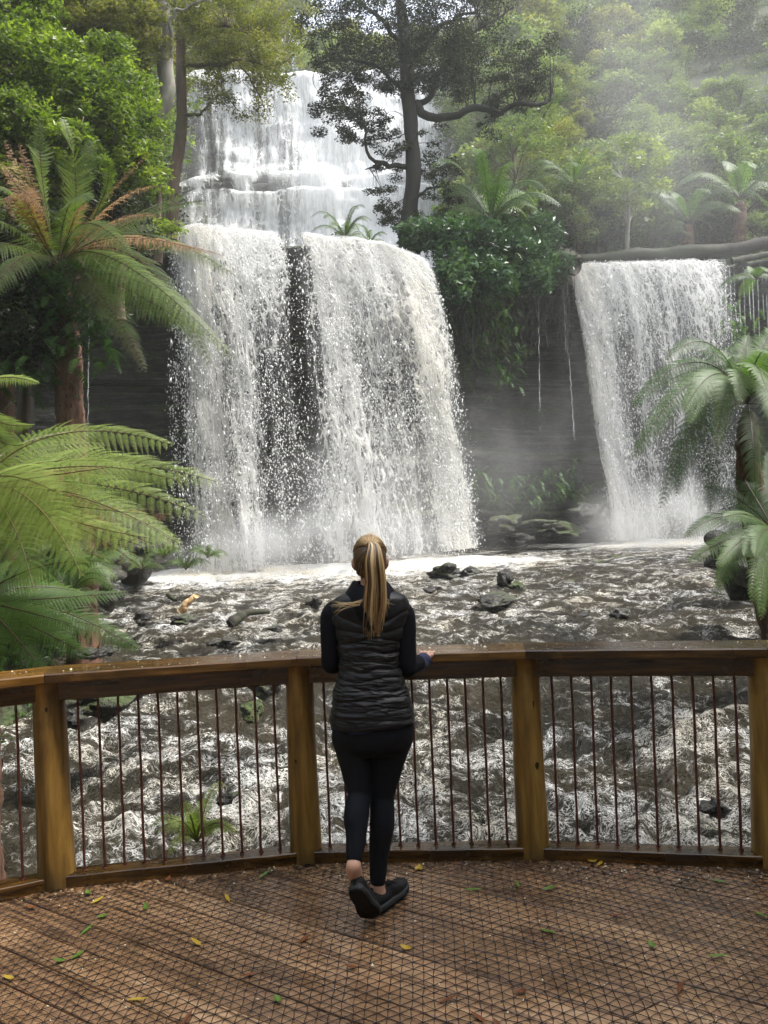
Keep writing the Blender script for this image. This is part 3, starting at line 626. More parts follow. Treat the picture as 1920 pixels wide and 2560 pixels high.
spots = [(243, 2253, 1), (220, 2234, 0), (568, 2246, 1), (365, 2268, 0), (257, 2293, 0), (218, 2325, 0), (193, 2390, 0), (150, 2404, 0), (345, 2500, 1), (22, 2446, 1), (695, 2502, 0), (465, 2550, 2), (1050, 2170, 1), (1045, 2172, 1),
         (1293, 2212, 0), (1372, 2222, 0), (1480, 2155, 1), (1500, 2160, 1), (1612, 2160, 2), (1630, 2365, 0), (1795, 2391, 0), (1905, 2290, 0), (1300, 2480, 2), (1196, 2545, 2), (1800, 2205, 0), (1575, 2195, 2), (660, 2188, 0), (490, 2357, 1),
         (420, 2200, 2), (1180, 2225, 0), (620, 2440, 2), (1015, 2372, 1), (1370, 2330, 0), (1245, 2565, 2), (80, 2270, 2), (1700, 2470, 2), (1540, 2290, 2), (880, 2420, 2), (1120, 2500, 2), (760, 2350, 2)]
knd = ['small green', 'small yellow', 'reddish brown']
for i, (sx, sy, k_) in enumerate(spots):
    o = bpy.data.objects.new('fallen_leaf', LM[k_][i % 3]); COL.objects.link(o); o.location = tuple(ground_px(sx, sy)+np.array([0, 0, .002])); o.rotation_euler = (rng.uniform(-.15, .15), rng.uniform(-.15, .15), rng.uniform(0, 6.3))
    tag(o, f'{knd[k_]} leaf fallen on the netted deck boards', 'leaf', f'{knd[k_]} leaves on the deck')
M_fleck = mat_simple('pale_fleck', (.75, .70, .52), .25, .6, 50, .2, .1, .001)
fl = MB(); nfk = 900
fx, fy = rng.uniform(-2.4, 2.4, nfk), rng.uniform(1.6, 3.75, nfk); keep = fy < yedge(fx)-.06
edgeb = rng.uniform(-2.4, 2.4, 500); fx = np.concatenate([fx[keep], edgeb]); fy = np.concatenate([fy[keep], yedge(edgeb)-.07-rng.exponential(.05, 500)])
fz = np.full(len(fx), .004); cx = rng.uniform(-2.6, 2.6, 160); fx = np.concatenate([fx, cx]); fy = np.concatenate([fy, yedge(cx)+rng.uniform(-.11, .08, 160)]); fz = np.concatenate([fz, np.full(160, 1.021)])
n = len(fx); a = rng.lognormal(0, .45, n)*.0030; th = rng.uniform(0, 6.3, n); c_, s_ = np.cos(th), np.sin(th); C = np.stack([fx, fy, fz], -1)
oc = np.array([[1, 0, 0], [0, .6, 0], [-1, 0, 0], [0, -.6, 0], [0, 0, .8], [0, 0, -.3]])[None]*a[:, None, None]
oc = np.stack([oc[..., 0]*c_[:, None]-oc[..., 1]*s_[:, None], oc[..., 0]*s_[:, None]+oc[..., 1]*c_[:, None], oc[..., 2]], -1)
tf = np.array([[0, 1, 4], [1, 2, 4], [2, 3, 4], [3, 0, 4]])
fl.add((C[:, None]+oc).reshape(-1, 3), None, (np.arange(n)[:, None, None]*6+tf[None]).reshape(-1, 3))
fo = fl.build('petal_flecks', M_fleck); tag(fo, 'tiny pale petals and water beads scattered over deck and rail', 'flecks', kind='stuff')
# dark leaf litter collected against the bottom rail
M_litter = mat_foliage('leaf_litter', [(.1, (.012, .008, .005)), (.5, (.05, .025, .012)), (.9, (.13, .07, .03))], .05, .4)
lt = MB(); n = 2600; lx = rng.uniform(-2.7, 2.7, n); ly = yedge(lx)-.07-rng.exponential(.045, n); C = np.stack([lx, ly, rng.uniform(.004, .012, n)], -1)
a = rng.uniform(.004, .016, n); th = rng.uniform(0, 6.3, n); d1 = np.stack([np.cos(th), np.sin(th), rng.normal(0, .15, n)], -1)*a[:, None]; d2 = np.stack([-np.sin(th), np.cos(th), rng.normal(0, .2, n)], -1)*a[:, None]*rng.uniform(.15, .5, (n, 1))
lt.add(np.stack([C-d1, C-d2, C+d1, C+d2], 1).reshape(-1, 3), np.arange(n*4).reshape(-1, 4), var=np.repeat(rng.uniform(0, 1, n), 4))
tag(lt.build('leaf_litter', M_litter), 'dark wet leaf litter gathered along the foot of the railing', 'litter', kind='stuff')
# ================================================================== rocks and driftwood in the river
def rock_mesh(seed, rough=.42, flat=.6, sub=4):
    bm = bmesh.new(); bmesh.ops.create_icosphere(bm, subdivisions=sub, radius=1); V = np.array([v.co[:] for v in bm.verts])
    n = fbm(V[:, 0]*1.1, V[:, 1]*1.1, V[:, 2]*1.1, 4, seed)*rough*2.2
    cz = 0
    for k_ in range(7):                             # broken planes
        d = norm(np.random.default_rng(seed*10+k_).normal(0, 1, 3)); p = V@d; lim = .50+.2*np.random.default_rng(seed+k_).random(); V = V-np.maximum(p-lim, 0)[:, None]*d*.85
    V = V*(1+n[:, None]); V[:, 2] *= flat
    for v, c in zip(bm.verts, V): v.co = c
    me = bpy.data.meshes.new('rock'); bm.to_mesh(me); bm.free()
    me.polygons.foreach_set('use_smooth', np.ones(len(me.polygons), bool)); return me
RM = [rock_mesh(s) for s in range(1, 8)]; RMm = [m_.copy() for m_ in RM]
for m_ in RM: m_.materials.append(M_boulder)
for m_ in RMm: m_.materials.append(M_mossy)
def rock(sx, sy, D, wpx, asp, label, mossy=0, var=0, rot=0, group='boulders in the river', tilt=0, name='river_boulder', cat='boulder', dz=None):
    if dz is None: dz = wpx*D/F*asp*.30+(.06 if D > 10 else .02)
    wpx = wpx*1.12
    c = at(sx, sy, D); w_ = wpx*D/F/2; o = bpy.data.objects.new(name, (RMm if mossy else RM)[var % 7]); COL.objects.link(o)
    o.location = (c[0], c[1], c[2]+dz); o.scale = (w_, w_*.85, w_*asp*1.6); o.rotation_euler = (tilt, tilt*.5, rot); return tag(o, label, cat, group)
rock(1112, 1452, 17.3, 92, .5, 'dark slab-topped boulder right of the woman\'s head, the leftmost of a touching pair', 0, 0, .4)
rock(1172, 1447, 17.6, 62, .5, 'dark rounded boulder leaning against the slab-topped one right of the woman\'s head', 0, 1, 1.2)
rock(1082, 1486, 15.8, 42, .5, 'small dark rock between the woman\'s shoulder and the pointed boulder', 0, 2, 2)
rock(1268, 1478, 15.9, 50, 1.1, 'pointed dark boulder standing upright beside its mossy neighbour', 0, 3, .2, tilt=.3)
rock(1295, 1488, 15.8, 48, .8, 'moss-capped boulder touching the pointed dark boulder', 1, 4, .9)
rock(1240, 1520, 14.2, 88, .42, 'low jagged black rock below the pointed boulder', 0, 5, 1.4)
rock(1205, 1510, 14.4, 36, .5, 'small black rock at the left end of the low jagged rock', 0, 6, .4)
rock(1405, 1488-70, 19.5, 34, .4, 'small mossy boulder far out in front of the recess', 1, 0, 2.1)
rock(1545, 1434, 18.6, 42, .35, 'small greenish boulder in mid-stream, second from the right fern', 1, 1, .5)
rock(1425, 1472, 16.5, 60, .35, 'low mossy rock awash in mid-stream', 1, 2, .7)
rock(1457, 1455, 17.5, 34, .5, 'little round mossy rock just behind the low awash one', 1, 3, .1)
rock(1740, 1484, 16.1, 78, .45, 'large mossy brown boulder nearest to the right tree fern', 1, 4, 1.6)
rock(1670, 1494, 15.6, 48, .3, 'half-drowned mossy rock left of the large mossy brown boulder', 1, 5, .6)
rock(1545, 1552, 13.0, 60, .5, 'dark wet rock just above the right part of the railing', 0, 6, .9)
rock(1465, 1548, 13.1, 40, .4, 'small wet rock left of the dark one above the railing', 0, 0, 2.4)
rock(1360, 1503, 15.1, 30, .4, 'tiny dark rock just right of the mossy capped boulder', 0, 1, 2.4)
rock(1500, 1416, 19.8, 60, .25, 'flat mossy shelf rock near the foot of the right waterfall', 1, 2, .3)
rock(1560, 1405, 20.5, 70, .2, 'flat greenish rock close to the right tree fern fronds', 1, 3, 1.3)
rock(788, 1520, 14.0, 36, .9, 'dark knobbly rock just left of the woman\'s shoulder', 0, 2, 1)
rock(668, 1745, 7.7, 74, .75, 'round brown boulder with a wet white top behind the railing', 0, 3, 2.2)
rock(625, 1795, 7.2, 62, .8, 'mossy brown boulder just below the round wet-topped one', 1, 4, .3)
rock(250, 1775, 7.3, 190, .5, 'broad moss-covered boulder behind the left bars of the railing', 1, 5, .8, tilt=.1)
rock(175, 1815, 7.0, 90, .6, 'pale grey wet rock between the left post and the broad mossy boulder', 0, 6, 1.8)
rock(352, 1566, 12.6, 60, .6, 'dark wet rock in the left rapids above the railing', 0, 0, .2)
rock(455, 1568, 12.6, 60, .5, 'dark low rock in the left rapids, to the right of another', 0, 1, .8)
rock(565, 1622, 11.0, 70, .4, 'low dark rock awash just above the railing, left of the woman', 0, 2, 1.1)
rock(690, 1585, 12.2, 40, .4, 'pale foam-washed rock below the driftwood log', 0, 4, 1.1)
rock(220, 1650, 9.6, 60, .5, 'dark rock at the left bank just above the railing', 0, 3, .2)
rock(265, 1640, 9.9, 50, .5, 'black rock beside the left bank rock', 0, 5, 1.2)
rock(560, 2010, 5.9, 52, .6, 'brown rock under the water seen through the bars left of the middle post', 0, 6, .7)
rock(1790, 2035, 5.95, 60, .7, 'brown rock showing through the rapids at the right end of the bars', 0, 2, .9)
# bank rocks on the left
for i, (sx, sy, D, w_, a_, ms, nm) in enumerate([(325, 1425, 17.5, 230, .7, 1, 'big dark mossy rock at the foot of the cave on the left bank'), (200, 1475, 15.5, 170, .6, 0, 'black wet rock on the left bank under the fern fronds'), (262, 1505, 14, 95, .8, 0, 'broken dark rock with twigs at the water edge on the left'), (120, 1440, 14.5, 160, .7, 1, 'mossy rock half hidden behind the low fern on the left'),
        (170, 1545, 12, 120, .5, 0, 'dark rock below the broken rock on the left bank'), (60, 1600, 10, 150, .6, 1, 'mossy bank rock under the shaded fern at the left edge'), (1900, 1480, 11.5, 190, .8, 1, 'mossy rock beneath the right tree fern at the picture edge'), (1830, 1425, 13.5, 150, .7, 0, 'dark rock behind the lower right fern')]):
    rock(sx, sy, D, w_, a_, nm, ms, i, i*.7, 'rocks along the banks', name='bank_rock', cat='rock')
# fallen talus at the cliff foot
for i, (sx, sy, D, w_, a_) in enumerate([(1290, 1362, 23.5, 100, .3), (1400, 1345, 24, 110, .4), (1470, 1300, 24.5, 90, .6), (1250, 1330, 23, 90, .5), (1340, 1325, 25, 130, .25)]):
    rock(sx, sy, D, w_, a_, ['flat', 'broad', 'small hump-shaped', 'low left-hand', 'wide mossy'][i]+' rock in the mist at the foot of the recess between the lower falls', i % 2, i, i, 'misty rocks at the cliff foot', name='cliff_foot_rock', cat='rock')
M_log = mat_bark('wet_log', (.010, .008, .006), (.035, .028, .019), (.022, .032, .009), .9, 5)
M_pale = mat_simple('pale_broken_wood', (.50, .33, .17), .55, .3, 20, .35, .6, .01, (1, 1, 6))
def log(pxs, rad, label, mat=None, name='driftwood_log', cat='log', sides=12, taper=(1, .7), grp=None):
    P = poly([at(*p) for p in pxs], 30); P = P+.22*rad*np.stack([vn(np.arange(30)*.3, i, 0, int(pxs[0][0])) for i in range(3)], -1)
    V, Q, T = tube(P, rad*np.linspace(*taper, 30)*(1+.06*vn(np.arange(30)*.6, 0, 0, 2)), sides, True, .06)
    return tag(MB().add(V, Q, T).build(name, mat or M_log, off=P[0], loc=P[0]), label, cat, grp)
log([(575, 1562, 13.2), (615, 1535, 13.5), (672, 1532, 13.8)], .11, 'dark wet driftwood log lying in the rapids left of the woman', taper=(.9, .35))
log([(450, 1532, 14.2), (470, 1505, 14.2), (492, 1488, 14.2)], .075, 'pale broken stick poking up from the foam left of the driftwood log', M_pale, 'driftwood_stick', 'stick', taper=(1, .6))
log([(418, 1486, 15.4), (440, 1502, 15.3)], .05, 'short black stub of wood next to the pale broken stick', taper=(1, .8), name='driftwood_stick', cat='stick')
log([(225, 1510, 13.8), (232, 1480, 13.8), (238, 1462, 13.9)], .10, 'dark upright stump among the left bank rocks', name='stump', cat='stump')
log([(1400, 652, 26.6), (1540, 643, 26.75), (1680, 633, 26.9), (1820, 620, 27.05), (1960, 606, 27.2)], .22, 'long mossy fallen trunk lying across the rim above the right waterfall', name='fallen_tree_log', cat='log', sides=18, taper=(.85, 1.0))
log([(1370, 640, 26.2), (1400, 650, 25.8), (1432, 662, 25.7)], .40, 'short thick dark log end beside the ledge bush', name='fallen_tree_log', cat='log', taper=(1, .9))
log([(1830, 652, 26.2), (1960, 628, 26.6)], .12, 'thin dark branch lying in front of the long fallen trunk', name='fallen_branch', cat='branch')
# ================================================================== vegetation
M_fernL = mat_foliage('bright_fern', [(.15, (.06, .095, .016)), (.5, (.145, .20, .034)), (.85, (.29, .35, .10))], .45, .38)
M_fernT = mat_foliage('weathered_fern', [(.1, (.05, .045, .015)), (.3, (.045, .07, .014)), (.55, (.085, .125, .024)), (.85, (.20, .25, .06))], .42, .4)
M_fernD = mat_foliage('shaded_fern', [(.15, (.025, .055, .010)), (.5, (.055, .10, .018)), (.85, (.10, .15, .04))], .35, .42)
M_fernR = mat_foliage('misty_fern', [(.15, (.03, .065, .016)), (.5, (.065, .12, .03)), (.85, (.12, .18, .055))], .40, .42)
M_dead = mat_foliage('dead_frond', [(.15, (.11, .05, .02)), (.5, (.22, .12, .055)), (.85, (.36, .23, .11))], .3, .6)
M_stem = mat_simple('frond_stem', (.10, .075, .02), .45, .4, 20, .4, .3, .002)
M_stemd = mat_simple('dark_frond_stem', (.045, .02, .010), .5, .4, 20, .4, .3, .002)
M_ftrunk = mat_bark('fibrous_fern_trunk', (.025, .012, .007), (.17, .082, .045), (.04, .045, .018), .15, 14)
def frond(curve, wmax, npair, m=16, droop=.5, fwd=.45, var=.5, parent=None, mats=(None, None), label=None, rad=.008, dense=1.0, off=None, dead=False, cup=.0, seed=0, bank=.75, gap=.44, pk=.50):
    """one frond: a stem along the curve and pairs of leaflets, each cut into small toothed lobes"""
    P = np.asarray(curve, float); n = len(P); L = np.linalg.norm(np.diff(P, axis=0), axis=1).sum()
    d = np.concatenate([[0], np.cumsum(np.linalg.norm(np.diff(P, axis=0), axis=1))])/L
    r = np.random.default_rng(seed+int(abs(P[-1, 0])*1000) % 9999)
    s = np.linspace(.14, .992, npair); p = np.stack([np.interp(s, d, P[:, i]) for i in range(3)], -1)
    tg = norm(np.gradient(P, axis=0)); t = norm(np.stack([np.interp(s, d, tg[:, i]) for i in range(3)], -1))
    b = norm(np.cross(t, [0, 0, 1.0])+1e-6); up = np.cross(b, t)
    ba = bank*np.tanh(b[:, 1:2]*2.5); b, up = b*np.cos(ba)+up*np.sin(ba), up*np.cos(ba)-b*np.sin(ba)
    q = (s-.14)/.86; Ls = wmax*np.clip(np.minimum((q+.12)/.38, 1)**.7*np.clip(1-q, 0, 1)**.62*1.15, .02, 1)
    mb = MB(); mk = np.linspace(.06, 1, m)
    for side in (-1, 1):
        Lr = Ls*r.uniform(.85, 1.08, npair); fw = fwd+.25*q+r.normal(0, .05, npair)
        if dead: Lr = Lr*r.uniform(.45, 1.0, npair)
        dr = norm(side*b+t*fw[:, None]+up*cup)
        dp = droop*r.uniform(.7, 1.3, npair)
        A = p[:, None]+dr[:, None]*(Lr[:, None]*mk)[..., None]
        A[..., 2] -= (dp*Lr)[:, None]*mk**2*.6
        A += t[:, None]*(Lr[:, None]*.16*mk**2)[..., None]
        if dead: A += .03*np.stack([np.sin(mk*5+i_) for i_ in range(3)], -1)[None]*mk[None, :, None]*r.normal(0, 1, (npair, 1, 1))
        tt_ = norm(np.gradient(A, axis=1)); nb_ = norm(np.cross(tt_, up[:, None])+1e-6)     # in the leaflet's own plane
        step = Lr[:, None]/m
        pl = (L*.86/npair)*pk*dense*np.clip((1-mk)*1.5+.06, .06, 1)[None]*np.ones((npair, 1))
        pl = np.minimum(pl, Lr[:, None]*.33)
        if dead: pl = pl*.7
        for s2 in (-1, 1):
            dd = norm(nb_*s2+tt_*.38); a0 = A-tt_*(step*gap)[..., None]; a1 = A+tt_*(step*gap)[..., None]
            sag = np.array([0, 0, -1.0])*(pl*(.28 if not dead else .6))[..., None]
            c1 = A+dd*pl[..., None]*1.0+sag+tt_*(step*.10)[..., None]; c0 = A+dd*pl[..., None]*.86+sag*.8-tt_*(step*.7*gap)[..., None]
            Vq = np.stack([a0, c0, c1, a1], 2).reshape(-1, 3); k = len(Vq)//4
            vv = np.clip(var+.10*r.normal(0, 1, npair)[:, None]+.14*(mk[None]-.5)+0*pl, 0, 1).ravel()
            mb.add(Vq, np.arange(k*4).reshape(-1, 4), var=np.repeat(vv, 4), m=0)
    V, Q, T = tube(P, rad*np.linspace(1, .22, n), 5, False); mb.add(V, Q, var=.3, m=1)
    o0 = np.zeros(3) if off is None else np.asarray(off, float)
    o = mb.build('frond', list(mats), parent, off=o0, smooth=False)
    if label: o['label'] = label
    return o
def fern_trunk(P, r0, r1, parent, off, stubs=260, mat=None, name='trunk'):
    P = poly(P, 60)[:-2]; L = len(P); rad = np.linspace(r0, r1, L)*np.interp(np.arange(L), [0, L-6, L-1], [1, 1, .45])*(1+.08*vn(np.arange(L)*.5, 0, 0, 7)); V, Q, T = tube(P, rad, 26, True, .05)
    mb = MB().add(V, Q, T, var=.4)
    for i in range(stubs):                          # overlapping stubs of old fronds
        k = rng.integers(1, L-2); a = rng.uniform(0, 6.28); rr = rad[k]; c = P[k]+np.array([math.cos(a), math.sin(a), 0])*rr*.92
        up = norm(P[k+1]-P[k]); out = np.array([math.cos(a), math.sin(a), 0]); sd_ = np.cross(up, out); h_ = rr*rng.uniform(.3, .6); w_ = rr*rng.uniform(.10, .2)
        tip = c+up*h_*.9+out*rr*rng.uniform(.15, .38)
        mb.add([c-sd_*w_-up*h_*.5, c+sd_*w_-up*h_*.5, c+sd_*w_*.7+up*h_*.3+out*rr*.12, c-sd_*w_*.7+up*h_*.3+out*rr*.12, tip], [(0, 1, 2, 3)], [(3, 2, 4)], var=rng.uniform(.2, .9))
    for i in range(int(stubs*.8)):                   # hanging root hairs
        k = rng.integers(3, L-2); a = rng.uniform(0, 6.28); rr = rad[k]; c = P[k]+np.array([math.cos(a), math.sin(a), 0])*rr*1.0
        l_ = rr*rng.uniform(.4, 1.3); e = c+np.array([math.cos(a)*rr*.15+rng.normal(0, .02), math.sin(a)*rr*.15, -l_])
        sd_ = np.array([-math.sin(a), math.cos(a), 0])*.004
        mb.add([c-sd_, c+sd_, e+sd_*.3, e-sd_*.3], [(0, 1, 2, 3)], var=rng.uniform(.3, 1))
    return mb.build(name, mat or M_ftrunk, parent, off=off)
def more(fr, C, n, seed):
    r = np.random.default_rng(seed); out = list(fr); C = np.asarray(C)
    for i in range(n):
        f = dict(fr[r.integers(len(fr))]); L_ = np.linalg.norm(f['tip']-C); s_ = r.uniform(.75, 1.0); j = r.normal(0, .13*L_, 3); f['tip'] = C+(f['tip']-C)*s_+j; f['mid'] = C+(f['mid']-C)*s_+j*.45+np.array([0, 0, .02])
        f['var'] = float(np.clip(f.get('var', .5)+r.normal(0, .12), .1, .85)); out.append(f)
    return out
def tree_fern(C, fronds, mats, label, trunk=None, tr=(.2, .16), group='tree ferns', wmax=.33, npair=34, m=16, extra=None, seed=0, base=None, cat='tree fern', stubs=260, name='tree_fern'):
    C = np.asarray(C, float); base = np.asarray(base if base is not None else (trunk[0] if trunk is not None else C), float)
    root = empty(name, base, label, cat, group)
    if trunk is not None: fern_trunk(trunk, tr[0], tr[1], root, base, stubs)
    for i, f in enumerate(fronds):
        mid, tip = f['mid'], f['tip']; cur = bez(C+np.array(f.get('off', (0, 0, 0))), mid, tip, 30); dead = f.get('dead', False)
        frond(cur, f.get('w', wmax), f.get('n', npair), f.get('m', m), f.get('droop', .55), f.get('fwd', .4), f.get('var', .5), root, (M_dead, M_stemd) if dead else mats, 'dead brown frond' if dead else None, f.get('rad', .008), f.get('dense', 1.0), base, dead, seed=seed+i, **f.get('x', {}))
    return root, base
def F_(m_, t_, **k): return dict(mid=at(*m_), tip=at(*t_), **k)
# --- tall tree fern on the left
C1 = at(146, 670, 11.0); b1 = C1+np.array([.12, .1, -6.6])
fr = [F_((190, 490, 10.59), (158, 292, 10.45), w=0.470, var=.75, droop=.25, cup=0), F_((110, 480, 10.86), (98, 305, 10.86), w=0.444, var=.7, droop=.25), F_((255, 500, 10.45), (262, 382, 10.04), w=0.392, var=.62, droop=.4),
      F_((300, 560, 11.27), (470, 485, 11.55), w=0.340, var=.5, droop=.6), F_((330, 555, 11.00), (505, 500, 10.45), w=0.327, var=.45), F_((300, 600, 10.59), (560, 640, 10.18), w=0.313, dead=True, droop=.8), F_((330, 585, 10.86), (590, 690, 10.45), w=0.340, var=.4, droop=.8),
      F_((330, 640, 10.45), (530, 920, 9.90), w=0.353, var=.42, droop=.8), F_((290, 650, 10.04), (590, 900, 9.49), w=0.353, var=.45, droop=.8), F_((300, 690, 10.86), (480, 760, 10.45), w=0.392, var=.5, droop=.7), F_((240, 720, 10.31), (365, 930, 9.90), w=0.353, var=.12, droop=.5, dead=False),
      F_((240, 520, 10.72), (380, 375, 10.59), dead=True, w=0.327, droop=.9), F_((265, 560, 10.31), (395, 540, 9.90), dead=True, w=0.392, droop=.9), F_((70, 480, 10.72), (10, 350, 10.72), dead=True, w=0.313, droop=.8), F_((50, 500, 10.31), (-20, 480, 10.04), w=0.392, var=.6, droop=.7), F_((60, 490, 9.90), (115, 545, 9.21), w=0.287, dead=True, droop=.5),
      F_((20, 560, 10.18), (-120, 560, 9.62), w=0.392, var=.5), F_((0, 610, 9.90), (-150, 700, 9.35), w=0.392, var=.5, droop=.8), F_((40, 560, 11.41), (-80, 430, 12.10), w=0.392, var=.5), F_((170, 540, 12.10), (200, 430, 13.20), w=0.392, var=.4), F_((80, 560, 12.10), (40, 420, 12.93), w=0.392, var=.4),
      F_((230, 600, 11.82), (400, 560, 12.65), w=0.366, var=.35), F_((60, 640, 9.90), (-40, 760, 9.21), w=0.366, var=.4, droop=.8), F_((170, 520, 9.90), (230, 500, 8.94), w=0.392, var=.6, droop=.4), F_((210, 560, 9.90), (330, 640, 9.21), w=0.340, var=.4, droop=.6), F_((200, 480, 11.00), (225, 345, 11.14), w=0.418, var=.7, droop=.3)]
t1, _ = tree_fern(C1, more(fr, C1, 11, 1), (M_fernT, M_stemd), 'tall tree fern with shaggy reddish trunk and mixed green and dead fronds', [b1, b1+(C1-b1)*.5+np.array([.03, 0, 0]), C1], (.24, .17), seed=100, m=18, npair=38, stubs=420)
# climbing small-leaved plant hanging on its trunk
M_epi = mat_foliage('small_hanging_fern', [(.15, (.02, .06, .012)), (.5, (.05, .11, .025)), (.85, (.10, .18, .05))], .35, .4)
def leaf_cloud(C, rad, per, size, asp=.45, up=.5, seed=0, hang=0.0):
    """leaf-sized folded faces scattered through small clumps; C (n,3), rad (n,3)"""
    r = np.random.default_rng(seed); C = np.repeat(C, per, 0); rd = np.repeat(rad, per, 0); n = len(C)
    u = norm(r.normal(0, 1, (n, 3)))*(r.uniform(0, 1, (n, 1))**.45); P = C+u*rd
    d = norm(r.normal(0, 1, (n, 3))*np.array([1, 1, .45])+np.array([0, 0, -hang])); nn = norm(np.cross(d, r.normal(0, 1, (n, 3)))+np.array([0, 0, up])); sdv = norm(np.cross(d, nn))
    l_ = (size*r.uniform(.6, 1.3, n))[:, None]; w_ = l_*asp; fold = np.cross(sdv, d)*w_*.35
    V = np.stack([P-d*l_*.5, P-sdv*w_*.5+fold*.5, P+d*l_*.5, P+sdv*w_*.5+fold*.5], 1).reshape(-1, 3)
    clump = np.repeat(r.uniform(-.32, .32, len(C)//per), per)
    v = np.clip(.5+clump+r.normal(0, .14, n)+.12*u[:, 2], 0, 1)
    return V, np.arange(n*4).reshape(-1, 4), np.repeat(v, 4)
def px_clumps(blobs, per_blob, rsc=(.3, .3, .22), seed=0):
    """blobs: (sx, sy, D, half-width px, half-height px, half-depth m) -> clump centres and radii"""
    r = np.random.default_rng(seed); Cs, Rs = [], []
    for (sx, sy, D, hw, hh, hd), k in zip(blobs, per_blob if hasattr(per_blob, '__len__') else [per_blob]*len(blobs)):
        c = at(sx, sy, D); W_, H_ = hw*D/F, hh*D/F
        u = norm(r.normal(0, 1, (k, 3)))*(r.uniform(0, 1, (k, 1))**.4); Cs.append(c+u*np.array([W_, hd, H_])); g = r.uniform(.7, 1.3, (k, 1)); m_ = max(min(W_, H_, max(hd, .3)*1.2), (.72 if D > 15 else .3))
        Rs.append(np.array(rsc)*m_*g*1.3)
    return np.concatenate(Cs), np.concatenate(Rs)
def fernlets(C, n, L, mats, parent, off, name='foliage', seed=0, per=16, down=.8, spread=.25, nm=None):
    """many small hanging fronds gathered in one mesh"""
    r = np.random.default_rng(seed); mb = MB()
    for i in range(n):
        p = C[r.integers(len(C))]+r.normal(0, spread, 3)*np.array([1, .6, 1]); a = r.uniform(0, 6.28); l_ = L*r.uniform(.6, 1.3)
        o = np.array([math.cos(a), math.sin(a), 0]); s = np.linspace(0, 1, per)
        Q = p+o*(l_*(.75*s))[:, None]; Q[:, 2] += l_*(.25*s-down*s*s)
        t = norm(np.gradient(Q, axis=0)); b = norm(np.cross(t, [0, 0, 1.])+1e-6); w_ = l_*.17*np.sin(np.pi*np.clip(s*.9+.1, 0, 1))**.8
        v0 = r.uniform(.25, .85)
        for sd_ in (-1, 1):
            e = Q+b*sd_*w_[:, None]+t*(w_*.5)[:, None]; e[:, 2] -= w_*.3; hw = (l_/per*.42)
            V = np.stack([Q-t*hw, e-t*hw*.6, e+t*hw*.3, Q+t*hw], 1).reshape(-1, 3); mb.add(V, np.arange(per*4).reshape(-1, 4), var=v0)
    return mb.build(name, mats, parent, off=off, smooth=False)
cl = np.array([at(x, y, 10.75) for x, y in ((60, 700), (100, 740), (40, 780), (190, 720), (215, 760), (80, 820), (50, 860), (200, 800), (100, 880), (30, 900), (120, 700), (225, 690), (20, 740), (110, 790), (75, 930), (205, 850))])
r_ = empty('climbing_fern', cl.mean(0), 'small-leaved hanging fern clinging round the tall tree fern trunk', 'climbing fern'); o_ = cl.mean(0)
fernlets(cl, 520, .34, M_epi, r_, o_, 'fronds', 5, 14, .9, .22)
# its neighbour: a second trunk at the left edge and a third one close behind
b2 = at(5, 1100, 11.8)
r_ = empty('tree_fern', b2+np.array([0, 0, -3.]), 'bare brown tree fern trunk standing at the left picture edge', 'tree fern', 'tree ferns')
fern_trunk([b2+np.array([0, 0, -3.]), b2, at(10, 840, 11.8), at(0, 640, 11.8)], .19, .16, r_, b2+np.array([0, 0, -3.]), 200)
b3 = at(182, 1100, 11.4)
r_ = empty('tree_fern', b3+np.array([0, 0, -3.]), 'leaning brown tree fern trunk close behind the tall one', 'tree fern', 'tree ferns')
fern_trunk([b3+np.array([0, 0, -3.]), b3, at(172, 860, 11.4), at(156, 700, 11.4)], .20, .15, r_, b3+np.array([0, 0, -3.]), 200)
# --- low bright tree fern on the left, crown just outside the picture
C2 = at(-60, 1215, 5.4); b2_ = C2+np.array([-.1, 0, -3.2])
fr = [F_((150, 1085, 5.5), (432, 1112, 5.5), w=.30, var=.75, n=46), F_((190, 1150, 5.2), (545, 1205, 5.1), w=.33, var=.72, n=50), F_((230, 1210, 5.0), (515, 1292, 4.9), w=.28, var=.6, n=46), F_((170, 1235, 4.8), (430, 1345, 4.6), w=.31, var=.62, n=46),
      F_((140, 1290, 4.7), (370, 1345, 4.4), w=.26, var=.7, n=42), F_((70, 1245, 4.7), (205, 1440, 4.3), w=.30, var=.78, n=46), F_((20, 1290, 4.8), (85, 1478, 4.4), w=.30, var=.75, n=44), F_((120, 1180, 5.6), (330, 1160, 6.0), w=.34, var=.75, n=44),
      F_((60, 1130, 5.8), (260, 1110, 6.4), w=.32, var=.7, n=40), F_((20, 1190, 5.0), (150, 1235, 4.6), w=.34, var=.8, n=40), F_((-20, 1150, 5.6), (30, 1110, 6.0), w=.32, var=.7, n=40), F_((150, 1260, 4.9), (440, 1290, 4.7), w=.26, dead=True, n=44), F_((170, 1280, 4.8), (380, 1360, 4.6), w=.22, dead=True, n=44), F_((130, 1230, 5.2), (330, 1300, 5.2), w=.32, var=.6, n=44),
      F_((-150, 1200, 5.2), (-330, 1300, 5.0), w=.3, n=40), F_((-100, 1130, 5.6), (-250, 1120, 6.2), w=.3, n=40), F_((-60, 1290, 4.9), (-40, 1450, 4.5), w=.28, var=.7, n=40), F_((90, 1300, 5.0), (260, 1400, 4.8), w=.28, var=.5, n=42)]
for f in fr: f['rad'] = .007; f['fwd'] = .30; f['droop'] = .62; f['w'] *= 1.12; f['n'] = int(f['n']*.60); f['x'] = dict(gap=.27, pk=.46)
